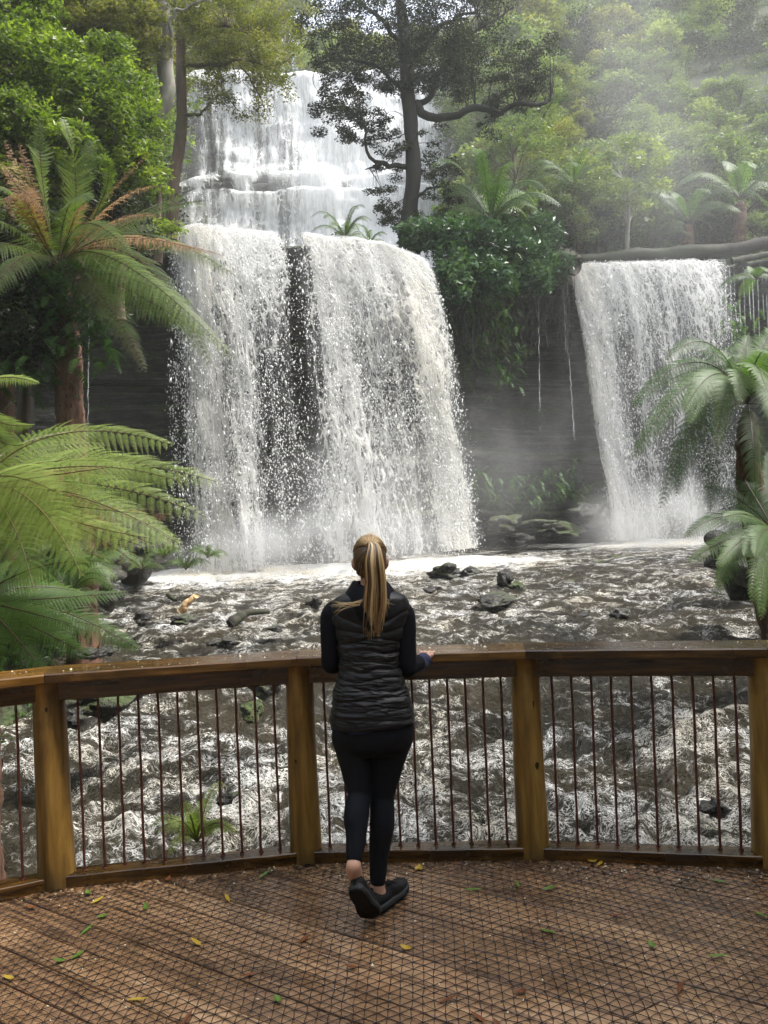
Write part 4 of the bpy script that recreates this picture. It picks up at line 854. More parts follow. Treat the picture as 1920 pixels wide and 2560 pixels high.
tree_fern(C2, more(fr, C2, 11, 2), (M_fernL, M_stem), 'low bright green tree fern spreading over the water at the left', [b2_, C2], (.15, .12), seed=200, m=24, wmax=.3)
# --- fronds poking in at the left edge
C3 = at(-70, 985, 5.9); b3_ = C3+np.array([-.1, 0, -4])
fr = [F_((0, 945, 5.7), (98, 958, 5.6), w=.14, var=.8, n=30), F_((-10, 1050, 5.8), (85, 1062, 5.6), w=.16, var=.6, n=30), F_((-10, 1090, 5.8), (60, 1110, 5.4), w=.15, var=.5, n=30), F_((-150, 950, 5.7), (-250, 1000, 5.6), w=.2)]
tree_fern(C3, fr, (M_fernL, M_stem), 'tree fern whose frond tips poke in at the left edge above the low one', [b3_, C3], (.12, .1), seed=240, m=16, wmax=.2)
# --- shaded fern below, with browned tips
C4 = at(-60, 1500, 6.1); b4 = C4+np.array([-.05, 0, -1.6])
fr = [F_((130, 1520, 6.0), (350, 1625, 5.8), w=.26, var=.35, n=42), F_((60, 1500, 6.0), (320, 1480, 6.2), w=.22, var=.45, n=40), F_((70, 1560, 5.8), (225, 1640, 5.5), w=.24, var=.4, n=40), F_((10, 1560, 5.7), (110, 1680, 5.4), w=.24, var=.35, n=38), F_((100, 1470, 6.4), (230, 1500, 6.8), w=.24, var=.4, n=40),
      F_((0, 1460, 6.2), (100, 1440, 6.6), w=.24, var=.3, n=38), F_((-30, 1580, 5.7), (0, 1690, 5.3), w=.24, var=.3, n=38), F_((80, 1530, 6.2), (270, 1570, 6.3), w=.24, var=.3, n=40), F_((30, 1520, 5.8), (180, 1560, 5.4), w=.24, var=.5, n=40)]
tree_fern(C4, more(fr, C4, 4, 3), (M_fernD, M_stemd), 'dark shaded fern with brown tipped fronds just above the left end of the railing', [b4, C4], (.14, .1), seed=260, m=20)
# --- right: upper and lower tree fern
C5 = at(1868, 1010, 9.0); b5 = C5+np.array([.35, .2, -2.9])
fr = [F_((1740, 905, 8.8), (1577, 1022, 8.5), w=.30, var=.55), F_((1745, 950, 8.4), (1580, 1150, 8.0), w=.30, var=.6), F_((1770, 1010, 8.3), (1650, 1270, 7.9), w=.28, var=.35, droop=.7), F_((1810, 900, 9.0), (1745, 880, 9.3), w=.34, var=.5), F_((1850, 900, 9.3), (1830, 870, 9.9), w=.3, var=.45),
      F_((1800, 945, 8.4), (1720, 1060, 7.8), w=.30, var=.7), F_((1825, 960, 8.1), (1790, 1125, 7.5), w=.26, var=.8, dense=.9), F_((1920, 890, 9.0), (1990, 905, 9.0), w=.34, var=.6), F_((1900, 940, 8.3), (1935, 1050, 7.7), w=.3, var=.6), F_((1930, 960, 8.6), (2010, 1080, 8.3), w=.3, var=.4),
      F_((1905, 870, 9.3), (1960, 815, 9.6), w=.32, var=.5), F_((1760, 1040, 8.8), (1690, 1240, 8.6), w=.26, var=.2, droop=.8), F_((1880, 1080, 8.4), (1890, 1250, 8.1), w=.26, var=.15), F_((1960, 1050, 8.8), (2050, 1200, 8.7), w=.3, var=.4), F_((1770, 930, 9.4), (1660, 960, 9.9), w=.3, var=.4), F_((1855, 930, 8.0), (1850, 1010, 7.2), w=.27, var=.75)]
tree_fern(C5, more(fr, C5, 12, 4), (M_fernR, M_stemd), 'upper tree fern hanging over the right waterfall at the right edge', [b5, b5+(C5-b5)*.6+np.array([-.1, 0, 0]), C5], (.17, .12), seed=300, m=16, npair=40)
C6 = at(1935, 1330, 8.6); b6 = C6+np.array([.1, .1, -1.9])
fr = [F_((1820, 1290, 8.3), (1712, 1345, 8.0), w=.24, var=.5), F_((1830, 1345, 8.1), (1718, 1408, 7.8), w=.24, var=.6), F_((1850, 1365, 8.0), (1790, 1470, 7.6), w=.24, var=.55), F_((1900, 1385, 7.8), (1880, 1510, 7.4), w=.22, var=.65), F_((1850, 1250, 8.8), (1760, 1215, 9.2), w=.26, var=.25),
      F_((1880, 1230, 8.8), (1830, 1160, 9.3), w=.26, var=.2), F_((1930, 1240, 9), (1940, 1150, 9.4), w=.26, var=.2), F_((1845, 1310, 8.9), (1760, 1290, 9.4), w=.26, var=.35), F_((1900, 1330, 8.0), (1860, 1390, 7.3), w=.22, var=.6), F_((1960, 1400, 8.2), (2000, 1500, 8.0), w=.26, var=.4)]
tree_fern(C6, more(fr, C6, 9, 5), (M_fernR, M_stemd), 'lower tree fern at the right edge, drooping over the mossy rocks', [b6, C6], (.15, .12), seed=330, m=16, npair=36)
# --- small ferns far off
def far_fern(C, r, n, mats, label, seed, up=.7, w=.18, m=5, npair=20, bd_=None, group='small ferns on the ledges', cat='fern', name='fern', stem=None):
    rr_ = np.random.default_rng(seed); C = np.asarray(C, float); fr = []
    for i in range(n):
        a = i/n*6.283+rr_.uniform(-.3, .3); e = rr_.uniform(.35, 1.2)*up; l_ = r*rr_.uniform(.75, 1.1); o = np.array([math.cos(a), math.sin(a), 0])
        mid = C+o*l_*.5+np.array([0, 0, l_*.6*e]); tip = C+o*l_*1.0+np.array([0, 0, l_*(.75*e-.35)])
        fr.append(dict(mid=mid, tip=tip, w=w*r*1.2, n=npair, m=m, droop=.5, var=rr_.uniform(.3, .8), rad=.004*r+.004, dense=1.3))
    return tree_fern(C, fr, mats, label, stem, (.12*r, .09*r), seed=seed, group=group, cat=cat, stubs=40, name=name)
far_fern(at(1228, 560, 24.3), 2.1, 18, (M_fernR, M_stemd), 'fern fountain rising from the ledge to the right of the big dark tree', 401, 1.15, stem=[at(1228, 640, 24.3), at(1228, 560, 24.3)])
far_fern(at(862, 598, 21.8), .95, 15, (M_fernD, M_stemd), 'small dark fern on the rim between the lower and upper waterfall', 402, 1.1)
far_fern(at(925, 612, 21.5), .6, 12, (M_fernD, M_stemd), 'little pale fern next to the small dark fern on the rim', 403, .9)
far_fern(at(1720, 560, 28), 1.9, 15, (M_fernR, M_stemd), 'fern clump above the fallen trunk, farther left of the two', 404, 1.0, stem=[at(1720, 640, 28), at(1720, 560, 28)])
far_fern(at(1850, 500, 28), 2.3, 15, (M_fernR, M_stemd), 'bright fern clump above the fallen trunk at the right edge', 405, 1.0, stem=[at(1850, 620, 28), at(1850, 500, 28)])
far_fern(at(1640, 600, 28), 1.2, 12, (M_fernR, M_stemd), 'small low fern directly above the middle of the fallen trunk', 406, .9)
far_fern(at(1435, 470, 27), 1.6, 13, (M_fernR, M_stemd), 'fern half hidden in the shrubs below the pale yellow-green shrub', 407, .9)
far_fern(at(1890, 700, 20.5), 1.0, 12, (M_fernR, M_stemd), 'fern hanging at the right edge beside the drip threads', 408, .4)
far_fern(at(492, 2105, 4.75), .30, 13, (M_fernL, M_stem), 'small bright fern growing below the deck edge behind the bars', 409, 1.3, w=.17, m=7, npair=16, group=None)
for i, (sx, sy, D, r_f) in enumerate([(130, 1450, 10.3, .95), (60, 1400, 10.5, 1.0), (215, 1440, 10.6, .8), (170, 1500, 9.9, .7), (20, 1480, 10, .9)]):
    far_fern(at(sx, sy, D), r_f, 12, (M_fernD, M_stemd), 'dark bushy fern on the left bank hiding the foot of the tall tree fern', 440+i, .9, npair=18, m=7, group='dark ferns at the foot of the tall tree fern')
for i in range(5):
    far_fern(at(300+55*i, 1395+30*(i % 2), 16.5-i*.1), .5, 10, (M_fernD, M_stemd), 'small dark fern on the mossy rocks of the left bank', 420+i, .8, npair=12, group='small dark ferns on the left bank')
# --- trees ----------------------------------------------------------------
M_lf = dict(
    bright=mat_foliage('bright_leaves', [(.1, (.035, .055, .010)), (.45, (.095, .14, .02)), (.8, (.24, .29, .05))], .42, .35),
    olive=mat_foliage('olive_leaves', [(.1, (.05, .06, .014)), (.45, (.12, .125, .03)), (.8, (.24, .225, .07))], .42, .45),
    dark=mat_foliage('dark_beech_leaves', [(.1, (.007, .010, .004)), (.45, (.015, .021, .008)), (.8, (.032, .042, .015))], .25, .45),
    hazy=mat_foliage('forest_leaves', [(.1, (.035, .055, .020)), (.45, (.085, .12, .045)), (.8, (.19, .225, .095))], .42, .4),
    pale=mat_foliage('pale_leaves', [(.1, (.07, .10, .025)), (.45, (.14, .18, .05)), (.8, (.26, .28, .11))], .42, .4),
    glossy=mat_foliage('glossy_leaves', [(.1, (.015, .04, .018)), (.45, (.04, .085, .038)), (.8, (.09, .15, .07))], .25, .3))
M_grey = mat_bark('grey_bark', (.10, .09, .075), (.28, .26, .22), (.07, .08, .04), .3, 4)
M_brown = mat_bark('brown_bark', (.04, .026, .018), (.14, .095, .065), (.06, .07, .03), .5, 5)
M_dark = mat_bark('dark_bark', (.007, .006, .005), (.024, .020, .015), (.02, .024, .008), .5, 5)
def px_tree(name, trunkpts, r0, r1, limbs, blobs, per, leaf, size, bark, label, cat='tree', group=None, per_leaf=60, asp=.4, seed=0, rsc=(.34, .34, .16), up=.7, hang=0, twigs=True):
    T0 = poly([at(*p) for p in trunkpts], 40); root = empty(name, T0[0], label, cat, group); o = T0[0]; mb = MB()
    T0 = T0+r0*.22*np.stack([vn(np.arange(40)*.16, i, 0, seed) for i in range(3)], -1)
    mb.add(*tube(T0, np.linspace(r0, r1, 40)*(1+.08*vn(np.arange(40)*.5, 0, 0, seed)), 14, True, .04)); mb.build('trunk', bark, root, off=o)
    Cc, Rr_ = px_clumps(blobs, per, rsc, seed)
    lb = MB(); P_all = [T0[12:]]
    for L in limbs:
        P = poly([at(*p) for p in L[0]], 26); P = P+L[1]*.9*np.stack([vn(np.arange(26)*.45, i, 0, seed+3) for i in range(3)], -1)
        lb.add(*tube(P, L[1]*np.linspace(1, .3, 26), 8, True)); P_all.append(P[6:])
    if twigs:
        A = np.concatenate(P_all)
        for c in Cc[::2]:
            k = np.argmin(((A-c)**2).sum(1)+rng.uniform(0, 3)); a = A[k]; mid = (a+c)/2+np.array([0, 0, .12*np.linalg.norm(a-c)])+rng.normal(0, .12, 3)
            P = bez(a, mid, c, 8); lb.add(*tube(P, .028*size/.1*np.linspace(1, .25, 8)*(.5+.2*np.linalg.norm(a-c)), 4, False)[:2])
    if lb.n: lb.build('limbs', bark, root, off=o)
    V, Q, v = leaf_cloud(Cc, Rr_, per_leaf, size, asp, up, seed, hang)
    MB().add(V, Q, var=v).build('crown', M_lf[leaf], root, off=o, smooth=False)
    return root
# big dark myrtle in the middle
px_tree('myrtle_tree', [(1022, 640, 25), (1024, 560, 25), (1032, 440, 25), (1026, 330, 25), (1022, 240, 25), (1018, 120, 25.2), (1000, -60, 25.6), (990, -300, 26)], .31, .14,
    [([(1030, 262, 25), (1080, 288, 24.8), (1150, 275, 24.6), (1215, 280, 24.5), (1250, 282, 24.4), (1300, 262, 24.2), (1340, 268, 24.1), (1385, 252, 24)], .15), ([(1022, 420, 25), (985, 408, 24.8), (950, 412, 24.6), (925, 395, 24.4), (915, 350, 24.3), (905, 300, 24.2)], .10),
     ([(1026, 270, 25), (1075, 235, 25.5), (1100, 180, 26), (1180, 90, 26.5), (1290, 20, 27)], .11), ([(1018, 160, 25), (1090, 80, 25), (1150, 40, 24.8), (1200, 40, 24.5)], .09), ([(1018, 120, 25), (940, 40, 24.7), (860, -20, 24.2)], .10), ([(1024, 240, 25), (960, 180, 24.6), (880, 150, 24.2), (800, 160, 23.9)], .08), ([(1024, 500, 25), (1080, 470, 24.8), (1120, 470, 24.5)], .05), ([(950, 412, 24.6), (915, 425, 24.4)], .05)],
    [(1000, 60, 25, 170, 90, 2.2), (1120, 60, 25.4, 150, 100, 2), (850, 100, 24.4, 90, 70, 1.5), (1180, 175, 25, 140, 70, 2), (890, 190, 24.4, 110, 60, 1.6), (1050, 180, 25.2, 120, 70, 1.8), (1330, 160, 24.6, 80, 60, 1.4), (860, 250, 24.2, 90, 50, 1.2), (850, 320, 24.2, 70, 40, 1), (930, 310, 24.6, 80, 50, 1.2),
     (960, 480, 24.6, 50, 70, .8), (1085, 380, 24.8, 60, 60, .9), (990, 540, 24.6, 60, 50, .8), (1110, 470, 24.8, 60, 45, .9), (980, 380, 24.6, 60, 40, .8), (1090, 540, 24.6, 60, 40, .8), (1290, 230, 24.4, 90, 35, 1), (940, -60, 25, 200, 60, 2), (1180, -40, 25.5, 170, 60, 2), (1230, 300, 24.6, 40, 40, .5), (770, 60, 24.5, 50, 60, 1)],
    [80, 80, 36, 70, 50, 60, 28, 24, 14, 22, 12, 14, 12, 12, 10, 12, 24, 50, 40, 6, 14], 'dark', .085, M_dark, 'big dark myrtle tree standing in the middle in front of the upper waterfall', seed=501, per_leaf=110, rsc=(.30, .30, .12), asp=.5)
# pale grey trunk and brown trunk on the left, olive crown
px_tree('gum_tree', [(345, 420, 17.5), (378, 310, 17.5), (412, 240, 17.4), (418, 150, 17.3), (405, 60, 17.2), (398, -80, 17.2), (392, -300, 17.2)], .19, .15,
    [([(418, 190, 17.3), (430, 120, 17.2), (428, 40, 17.0), (470, 20, 17), (540, -10, 17)], .06), ([(366, 330, 17.5), (362, 230, 17.2), (330, 130, 16.8), (290, 50, 16.5)], .05), ([(400, 60, 17.2), (350, 100, 16.8), (310, 50, 16.6)], .07)],
    [(330, 40, 17, 110, 50, 1.2), (470, -40, 17, 130, 50, 1.4), (300, 140, 17.2, 60, 60, 1)], [26, 30, 16], 'olive', .09, M_grey, 'pale grey leaning gum trunk with bark streaks at the upper left', seed=511, per_leaf=90)
px_tree('beech_tree', [(428, 600, 19), (432, 470, 19), (444, 380, 19), (455, 280, 19), (452, 180, 19), (448, 60, 19), (440, -120, 19), (440, -300, 19)], .15, .10,
    [([(455, 285, 19), (490, 288, 18.8), (510, 275, 18.7), (540, 235, 18.6)], .05), ([(450, 160, 19), (530, 165, 18.7), (600, 150, 18.4), (680, 170, 18.2)], .06), ([(448, 80, 19), (540, 60, 18.8), (640, 90, 18.5)], .06), ([(600, 160, 18.4), (640, 220, 18.2), (660, 270, 18)], .03), ([(550, 170, 18.6), (560, 230, 18.4), (590, 270, 18.3)], .03)],
    [(560, 60, 18.8, 130, 75, 1.5), (660, 60, 18.6, 90, 70, 1.3), (560, 150, 18.7, 110, 45, 1.2), (680, 150, 18.4, 70, 55, 1), (520, -20, 19, 130, 60, 1.6), (600, 215, 18.4, 90, 30, .8), (700, 200, 18.2, 50, 40, .7), (560, 265, 18.4, 60, 26, .6), (640, 275, 18.3, 35, 20, .4), (500, 110, 19.2, 70, 60, 1.2), (530, 225, 18.5, 60, 25, .6)],
    [64, 44, 40, 30, 50, 14, 10, 6, 4, 30, 8], 'olive', .075, M_brown, 'thin brown trunk with a drooping olive crown left of the upper waterfall', seed=521, per_leaf=85, rsc=(.30, .30, .14))
# bright leafy trees on the left bank, nearer
for i, (blob, tr_, leaf, lab) in enumerate([
    ([(90, 200, 13.5, 150, 110, 1.6), (240, 280, 13.8, 110, 100, 1.4), (40, 60, 13.5, 120, 90, 1.4)], (-40, 700, 14), 'bright', 'bright green leafy tree filling the upper left corner behind the tall tree fern'),
    ([(300, 400, 15, 90, 80, 1.3), (350, 330, 15.2, 60, 60, 1), (280, 200, 15, 100, 90, 1.2)], (300, 800, 15.5), 'bright', 'bright green leafy shrub tree in front of the pale grey trunk'),
    ([(40, 330, 12.5, 110, 90, 1.2), (150, 400, 13, 110, 80, 1.2), (20, 480, 12.5, 100, 80, 1)], (0, 900, 13), 'bright', 'leafy green shrub directly behind the tall tree fern crown'),
    ([(200, 40, 16, 120, 80, 1.5), (320, 60, 16.5, 90, 80, 1.5), (120, -40, 16, 140, 60, 1.4)], (200, 700, 17), 'olive', 'olive green tree high at the upper left behind the bright one'),
    ([(395, 455, 17.5, 34, 60, .6), (400, 580, 17.5, 45, 40, .6)], (395, 660, 17.6), 'bright', 'narrow bright shrub at the left end of the rim'),
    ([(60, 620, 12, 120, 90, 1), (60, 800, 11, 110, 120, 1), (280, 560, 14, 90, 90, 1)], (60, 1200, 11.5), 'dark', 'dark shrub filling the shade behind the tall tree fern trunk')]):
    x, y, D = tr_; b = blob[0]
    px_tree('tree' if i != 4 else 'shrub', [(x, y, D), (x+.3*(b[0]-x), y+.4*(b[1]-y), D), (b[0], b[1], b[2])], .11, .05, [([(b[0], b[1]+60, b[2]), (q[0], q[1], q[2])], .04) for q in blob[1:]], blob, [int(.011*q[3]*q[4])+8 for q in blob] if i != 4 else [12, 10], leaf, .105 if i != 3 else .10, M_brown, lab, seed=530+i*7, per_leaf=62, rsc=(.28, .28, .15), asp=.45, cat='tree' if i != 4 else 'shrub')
# copies of grown trees for the forest: six kinds share their meshes
protos = []
def proto_tree(seed, leaf, H, Rc, K, per, size, bark, crownlow=.35, asp=.45, layered=.5):
    r = np.random.default_rng(seed); P = poly([(0, 0, -3), (0, 0, 0), (r.normal(0, .2), r.normal(0, .2), H*.5), (r.normal(0, .4), r.normal(0, .4), H*.95)], 24)
    tb = MB().add(*tube(P, np.linspace(.03*H, .008*H, 24), 8)); th = r.uniform(0, 6.28, K); hh = r.uniform(crownlow, 1, K); prof = np.sin(np.pi*np.clip((hh-crownlow)/(1-crownlow)*.86+.14, 0, 1))**.6
    rr_ = Rc*prof*r.uniform(.35, 1, K)**.6; C = np.stack([np.cos(th)*rr_, np.sin(th)*rr_, hh*H], -1)
    for c in C[::2]:
        k = int(np.clip((c[2]/H-.12)*20+4, 3, 22)); a = P[k]; tb.add(*tube(bez(a, (a+c)/2+np.array([0, 0, .1*Rc]), c, 6), np.linspace(.007*H, .002*H, 6), 4, False)[:2])
    V, Q, v = leaf_cloud(C, np.stack([r.uniform(.2, .38, K)*Rc, r.uniform(.2, .38, K)*Rc, r.uniform(.2, .38, K)*Rc*layered], -1), per, size, asp, .7, seed)
    m1 = tb.mesh('trunk'); m1.materials.append(bark); m2 = MB().add(V, Q, var=v).mesh('crown', False); m2.materials.append(M_lf[leaf]); return m1, m2
protos = [proto_tree(601, 'hazy', 6, 2.6, 46, 150, .21, M_brown), proto_tree(602, 'hazy', 7, 2.2, 44, 150, .19, M_dark, .25, .4, .8), proto_tree(603, 'olive', 6, 2.4, 44, 150, .19, M_grey, .3), proto_tree(604, 'pale', 4.5, 2.0, 36, 130, .19, M_grey, .35), proto_tree(605, 'dark', 6, 2.4, 48, 150, .17, M_dark, .2), proto_tree(606, 'hazy', 3.2, 1.9, 40, 110, .22, M_brown, .05, .5, .7)]
KN = ['rounded green', 'slender green', 'olive', 'pale yellow-green', 'dark', 'low bushy']
def place_tree(c, k, sc, rz, label, group, name='tree', cat='tree', H=None):
    m1, m2 = protos[k]; hh = [6, 7, 6, 4.5, 6, 3.2][k]*sc; base = np.array(c)-np.array([0, 0, hh*.62])
    o = empty(name, base, label, cat, group); o.rotation_euler = (rng.normal(0, .06), rng.normal(0, .06), rz); o.scale = (sc, sc, sc)
    link('trunk', m1, None, o); link('crown', m2, None, o); return o
GR = 'misty forest trees on the right hillside'
cnt = 0
for row, sy in enumerate(range(620, -160, -62)):
    for sx in range(1180, 2060, 88):
        x_ = sx+rng.uniform(-34, 34)+44*(row % 2); y_ = sy+rng.uniform(-20, 20)
        if y_ > 555 and x_ > 1380: continue
        if x_ < 1180+.1*(620-y_): continue
        D = np.interp(y_, [-160, 0, 300, 560, 620], [60, 52, 40, 30, 27.5])+rng.uniform(-1.5, 1.5)
        k_ = rng.choice([0, 1, 2, 3, 5, 0, 5, 0, 4]); k_ = 5 if (y_ > 500 and k_ != 4) else k_
        sc = rng.uniform(.62, .95)*(D/40)**.55
        c = at(x_, y_, D); place_tree(c, k_, sc, rng.uniform(0, 6.3), f'{KN[k_]} tree among the misty forest on the right hillside', GR); cnt += 1
c = at(1560, 430, 27.5); place_tree(c+np.array([0, 0, -.3]), 3, .82, 1.1, 'bright pale yellow-green shrub standing out of the misty forest on the right', None, 'shrub', 'shrub')
for i, (sx, sy, D, k_, sc) in enumerate([(1330, 540, 27, 5, .62), (1440, 520, 27.5, 5, .6), (1290, 420, 29, 0, .7), (1400, 400, 30, 2, .62), (1620, 560, 28.5, 5, .55), (1900, 580, 28, 5, .5), (1770, 430, 30, 5, .9), (1500, 590, 28.5, 4, .5)]):
    place_tree(at(sx, sy, D), k_, sc, i*1.3, 'bushy shrub in the front row behind the rim on the right', 'front row shrubs behind the right rim', 'shrub', 'shrub')
# behind and beside the upper fall
for i in range(46):
    sx = rng.uniform(330, 1330); D = rng.uniform(49, 60); sy = rng.uniform(-90, 130)
    if 720 < sx < 1230 and sy < 110: 
        sy = rng.uniform(115, 175)
        if sx < 860: sy += 0
    k_ = rng.choice([0, 1, 2, 2, 3]); place_tree(at(sx, sy+20, D), k_, rng.uniform(.7, 1.1), rng.uniform(0, 6), 'distant tree behind the top of the upper waterfall', 'distant trees above the upper waterfall')
for i, (sx, sy, D, k_, sc) in enumerate([(1190, 250, 40, 1, 1.1), (1240, 330, 37, 1, 1.0), (1210, 440, 34, 5, 1.0), (1270, 200, 42, 0, 1.2), (1290, 90, 46, 2, 1.3), (1330, 300, 36, 1, 1.0), (1160, 520, 30, 5, .7)]):
    place_tree(at(sx, sy, D), k_, sc, i*1.7, 'hazy green tree between the upper waterfall and the right hillside', 'trees flanking the upper waterfall')
for i, (sx, sy, D, k_, sc) in enumerate([(270, 500, 30, 4, 1.0), (290, 380, 32, 4, 1.1), (250, 300, 30, 0, 1.3), (310, 200, 34, 2, 1.1), (150, 180, 28, 0, 1.4), (60, 100, 26, 2, 1.4), (330, 60, 38, 2, 1.4), (200, 30, 34, 2, 1.5), (40, 380, 22, 0, 1.2), (180, 480, 24, 4, 1.1), (310, 580, 24, 4, .7), (60, 560, 20, 4, 1.0), (330, 270, 38, 4, .8), (-40, 250, 22, 0, 1.3)]):
    place_tree(at(sx, sy, D), k_, sc, i*1.3, 'tree of the dense forest behind the left bank', 'forest trees behind the left bank')
# trees along the banks outside the picture, added to shade the deck
for i, (x, y, z, k_, sc) in enumerate([(12, 7, 5, 0, 1.5), (12, 3, 6, 1, 1.6), (14, 13, 6, 2, 1.3), (-9, 5, 5, 0, 1.5), (-10, 0, 6, 1, 1.5), (7, -1, 6, 0, 1.4), (7.2, 1.5, 8.5, 4, 1.5), (6.6, -.9, 8, 4, 1.4), (8.6, 3.0, 10, 4, 1.3)]+[(-16+3.4*i+(i % 3), -7-2.5*(i % 2)-(i % 4), 4.5+(i % 3)*1.5, [0, 4, 1, 4][i % 4], 2.0) for i in range(11)]+[(-14+5*i, -16, 12, 4, 2.6) for i in range(6)]):
    place_tree((x, y, z), k_, sc, i, 'unseen bank tree outside the view that helps shade the deck', 'bank trees beside the deck')
# overhanging ledge bush between the lower falls
bl = [(1100, 590, 22.6, 60, 40, .9), (1180, 610, 23.4, 80, 50, 1.1), (1280, 640, 24.4, 90, 45, 1.1), (1370, 665, 25.4, 60, 35, .8), (1130, 660, 22.3, 50, 50, .6), (1220, 690, 23.2, 70, 50, .7), (1320, 700, 24.2, 60, 40, .6), (1050, 590, 22.2, 50, 30, .6), (1120, 730, 22.4, 35, 40, .5), (1240, 590, 24.6, 80, 40, 1), (1330, 590, 25.5, 70, 40, 1)]
Cc, Rr_ = px_clumps(bl, [int(q[3]*q[4]*.012)+6 for q in bl], (.42, .42, .3), 701)
r_ = empty('ledge_bush', at(1200, 640, 23.2), 'big glossy-leaved bush hanging over the rim between the two lower waterfalls', 'bush'); o_ = np.array(r_.location)
V, Q, v = leaf_cloud(Cc, Rr_, 34, .21, .42, .5, 702, .5); MB().add(V, Q, var=v).build('foliage', M_lf['glossy'], r_, off=o_, smooth=False)
# hanging roots and vines below it
vb = MB()
for i in range(70):
    sx = rng.uniform(1110, 1440); D = np.interp(sx, [1110, 1440], [22.6, 25.8]); a = at(sx, rng.uniform(680, 740), D); l_ = rng.uniform(.6, 2.6); e = a+np.array([rng.normal(0, .25)-(.8 if sx > 1350 else 0)*rng.random(), rng.normal(.1, .1), -l_])
    vb.add(*tube(bez(a, (a+e)/2+rng.normal(0, .1, 3), e, 8), .012, 4, False)[:2])
vb.build('hanging_roots', M_dark, r_, off=o_)
# hanging small ferns and moss tufts on the cliff
lc = []
for (x0, x1, y0, y1, D, k_) in ((1110, 1260, 740, 830, 23.4, 16), (1150, 1300, 860, 950, 24.6, 14), (1160, 1460, 1180, 1250, 25.2, 26), (1150, 1250, 640, 760, 22.9, 16), (1820, 1920, 800, 860, 24, 8), (230, 400, 640, 760, 20.6, 10), (60, 260, 660, 760, 18, 10)):
    for j in range(k_): lc.append(at(rng.uniform(x0, x1), rng.uniform(y0, y1), D+.5))
lc = np.array(lc); r_ = empty('cliff_ferns', lc.mean(0), 'tufts of small hanging ferns and moss growing on the dark wet cliff ledges', 'cliff plants'); r_['kind'] = 'stuff'
fernlets(lc, 900, .38, M_epi, r_, lc.mean(0), 'hanging_tufts', 6, 9, 1.1, .35)
# ground plants on terraces: ferns, saplings and leaf tufts that cover the forest floor
gc = []
for i in range(2600):
    sx = rng.uniform(1120, 2000); D = rng.uniform(27.5, 56); k2 = rng.integers(len(rs)); 
    b_ = rng.uniform(1.5, 30); kx = rng.integers(int(len(rs)*.45), len(rs)); j = np.argmin(np.abs(bb-b_)); gc.append(VB[j, kx]+rng.normal(0, .3, 3)*np.array([1, 1, .2]))
for i in range(1500):
    b_ = rng.uniform(.8, 24); kx = rng.integers(0, int(len(rs)*.42)); j = np.argmin(np.abs(bb-b_)); gc.append(VB[j, kx]+rng.normal(0, .3, 3)*np.array([1, 1, .2]))
gc = np.array(gc); gc = gc[~((gc[:, 0] > -7) & (gc[:, 0] < 1.2) & (gc[:, 1] < 42) & (gc[:, 1] > 20))]
V, Q, v = leaf_cloud(gc+np.array([0, 0, .15]), np.tile([[.55, .55, .3]], (len(gc), 1)), 46, .17, .4, .6, 801)
us = link('undergrowth', npmesh('undergrowth', V, Q, smooth=False, attrs={'var': v}), M_lf['hazy']); tag(us, 'tangled green undergrowth covering the slopes behind the rim', 'undergrowth', kind='stuff')
# left bank ground cover
lb_ = []
for i in range(420):
    y = rng.uniform(5, 19); x = xleft(y)-rng.uniform(.3, 5)
    dd_ = xleft(y)-x; z = wz(y)-.45+min(dd_*1.1, 2+.25*dd_)*float(sstep(0, 1.2, dd_)); lb_.append((x, y, z+.15))
lb_ = np.array(lb_); V, Q, v = leaf_cloud(lb_, np.tile([[.45, .45, .25]], (len(lb_), 1)), 90, .085, .4, .6, 811)
us = link('ground_cover', npmesh('ground_cover', V, Q, smooth=False, attrs={'var': v}), M_epi); tag(us, 'low green ground cover on the left river bank', 'ground cover', kind='stuff')
# ================================================================== the woman
def fabric(name, c, rough=.8, sheen=.2, bumpsc=300, spec=.3, bs=.25):
    spec *= .5; sheen *= .3
    m = M(name); n = m.noise(m.coord('Object'), bumpsc, 2); b = m.noise(m.coord('Object'), 14, 3)
    col = m.mix(m.mr(b, .3, .7), tuple(a*.85 for a in c), tuple(a*1.15 for a in c))
    return m.done(m.pbr(Base_Color=col, Roughness=rough, Specular_IOR_Level=spec, Sheen_Weight=sheen, Normal=m.bump(n, bs, .001)))
M_vest = fabric('dark_grey_nylon', (.013, .0125, .0145), .36, .1, 160, .5, .12)
M_knit = fabric('black_navy_knit', (.006, .006, .010), .85, .03)
M_legg = fabric('black_leggings', (.006, .007, .011), .7, .03)
M_navy = fabric('navy_cotton', (.035, .037, .085), .8, .2)
M_shoe = fabric('black_shoe_mesh', (.012, .012, .013), .7, .1, 220, .35, .5)
M_sole = fabric('dark_grey_rubber', (.035, .036, .038), .55, 0, 90, .4, .6)
M_tread = fabric('black_rubber_tread', (.010, .010, .011), .6, 0, 60, .35, .9)
def skin_mat():
    m = M('skin'); n = m.noise(m.coord('Object'), 30, 3); c = m.mix(n, (.55, .30, .21), (.68, .41, .30))
    return m.done(m.pbr(Base_Color=c, Roughness=.5, Subsurface_Weight=.12, Subsurface_Radius=(.02, .008, .004), Specular_IOR_Level=.4))
M_skin = skin_mat()
def hair_mat():
    m = M('blonde_hair'); c = m.ramp(m.attr('var'), [(.05, (.06, .033, .016)), (.3, (.21, .125, .055)), (.55, (.50, .33, .14)), (.9, (.85, .64, .36))])
    return m.done(m.pbr(Base_Color=c, Roughness=.38, Specular_IOR_Level=.55, Anisotropic=.5, Sheen_Weight=.05))
M_hair = hair_mat(); M_eye = mat_simple('eye', (.6, .6, .58), .2, .5, 5, .05, 0)
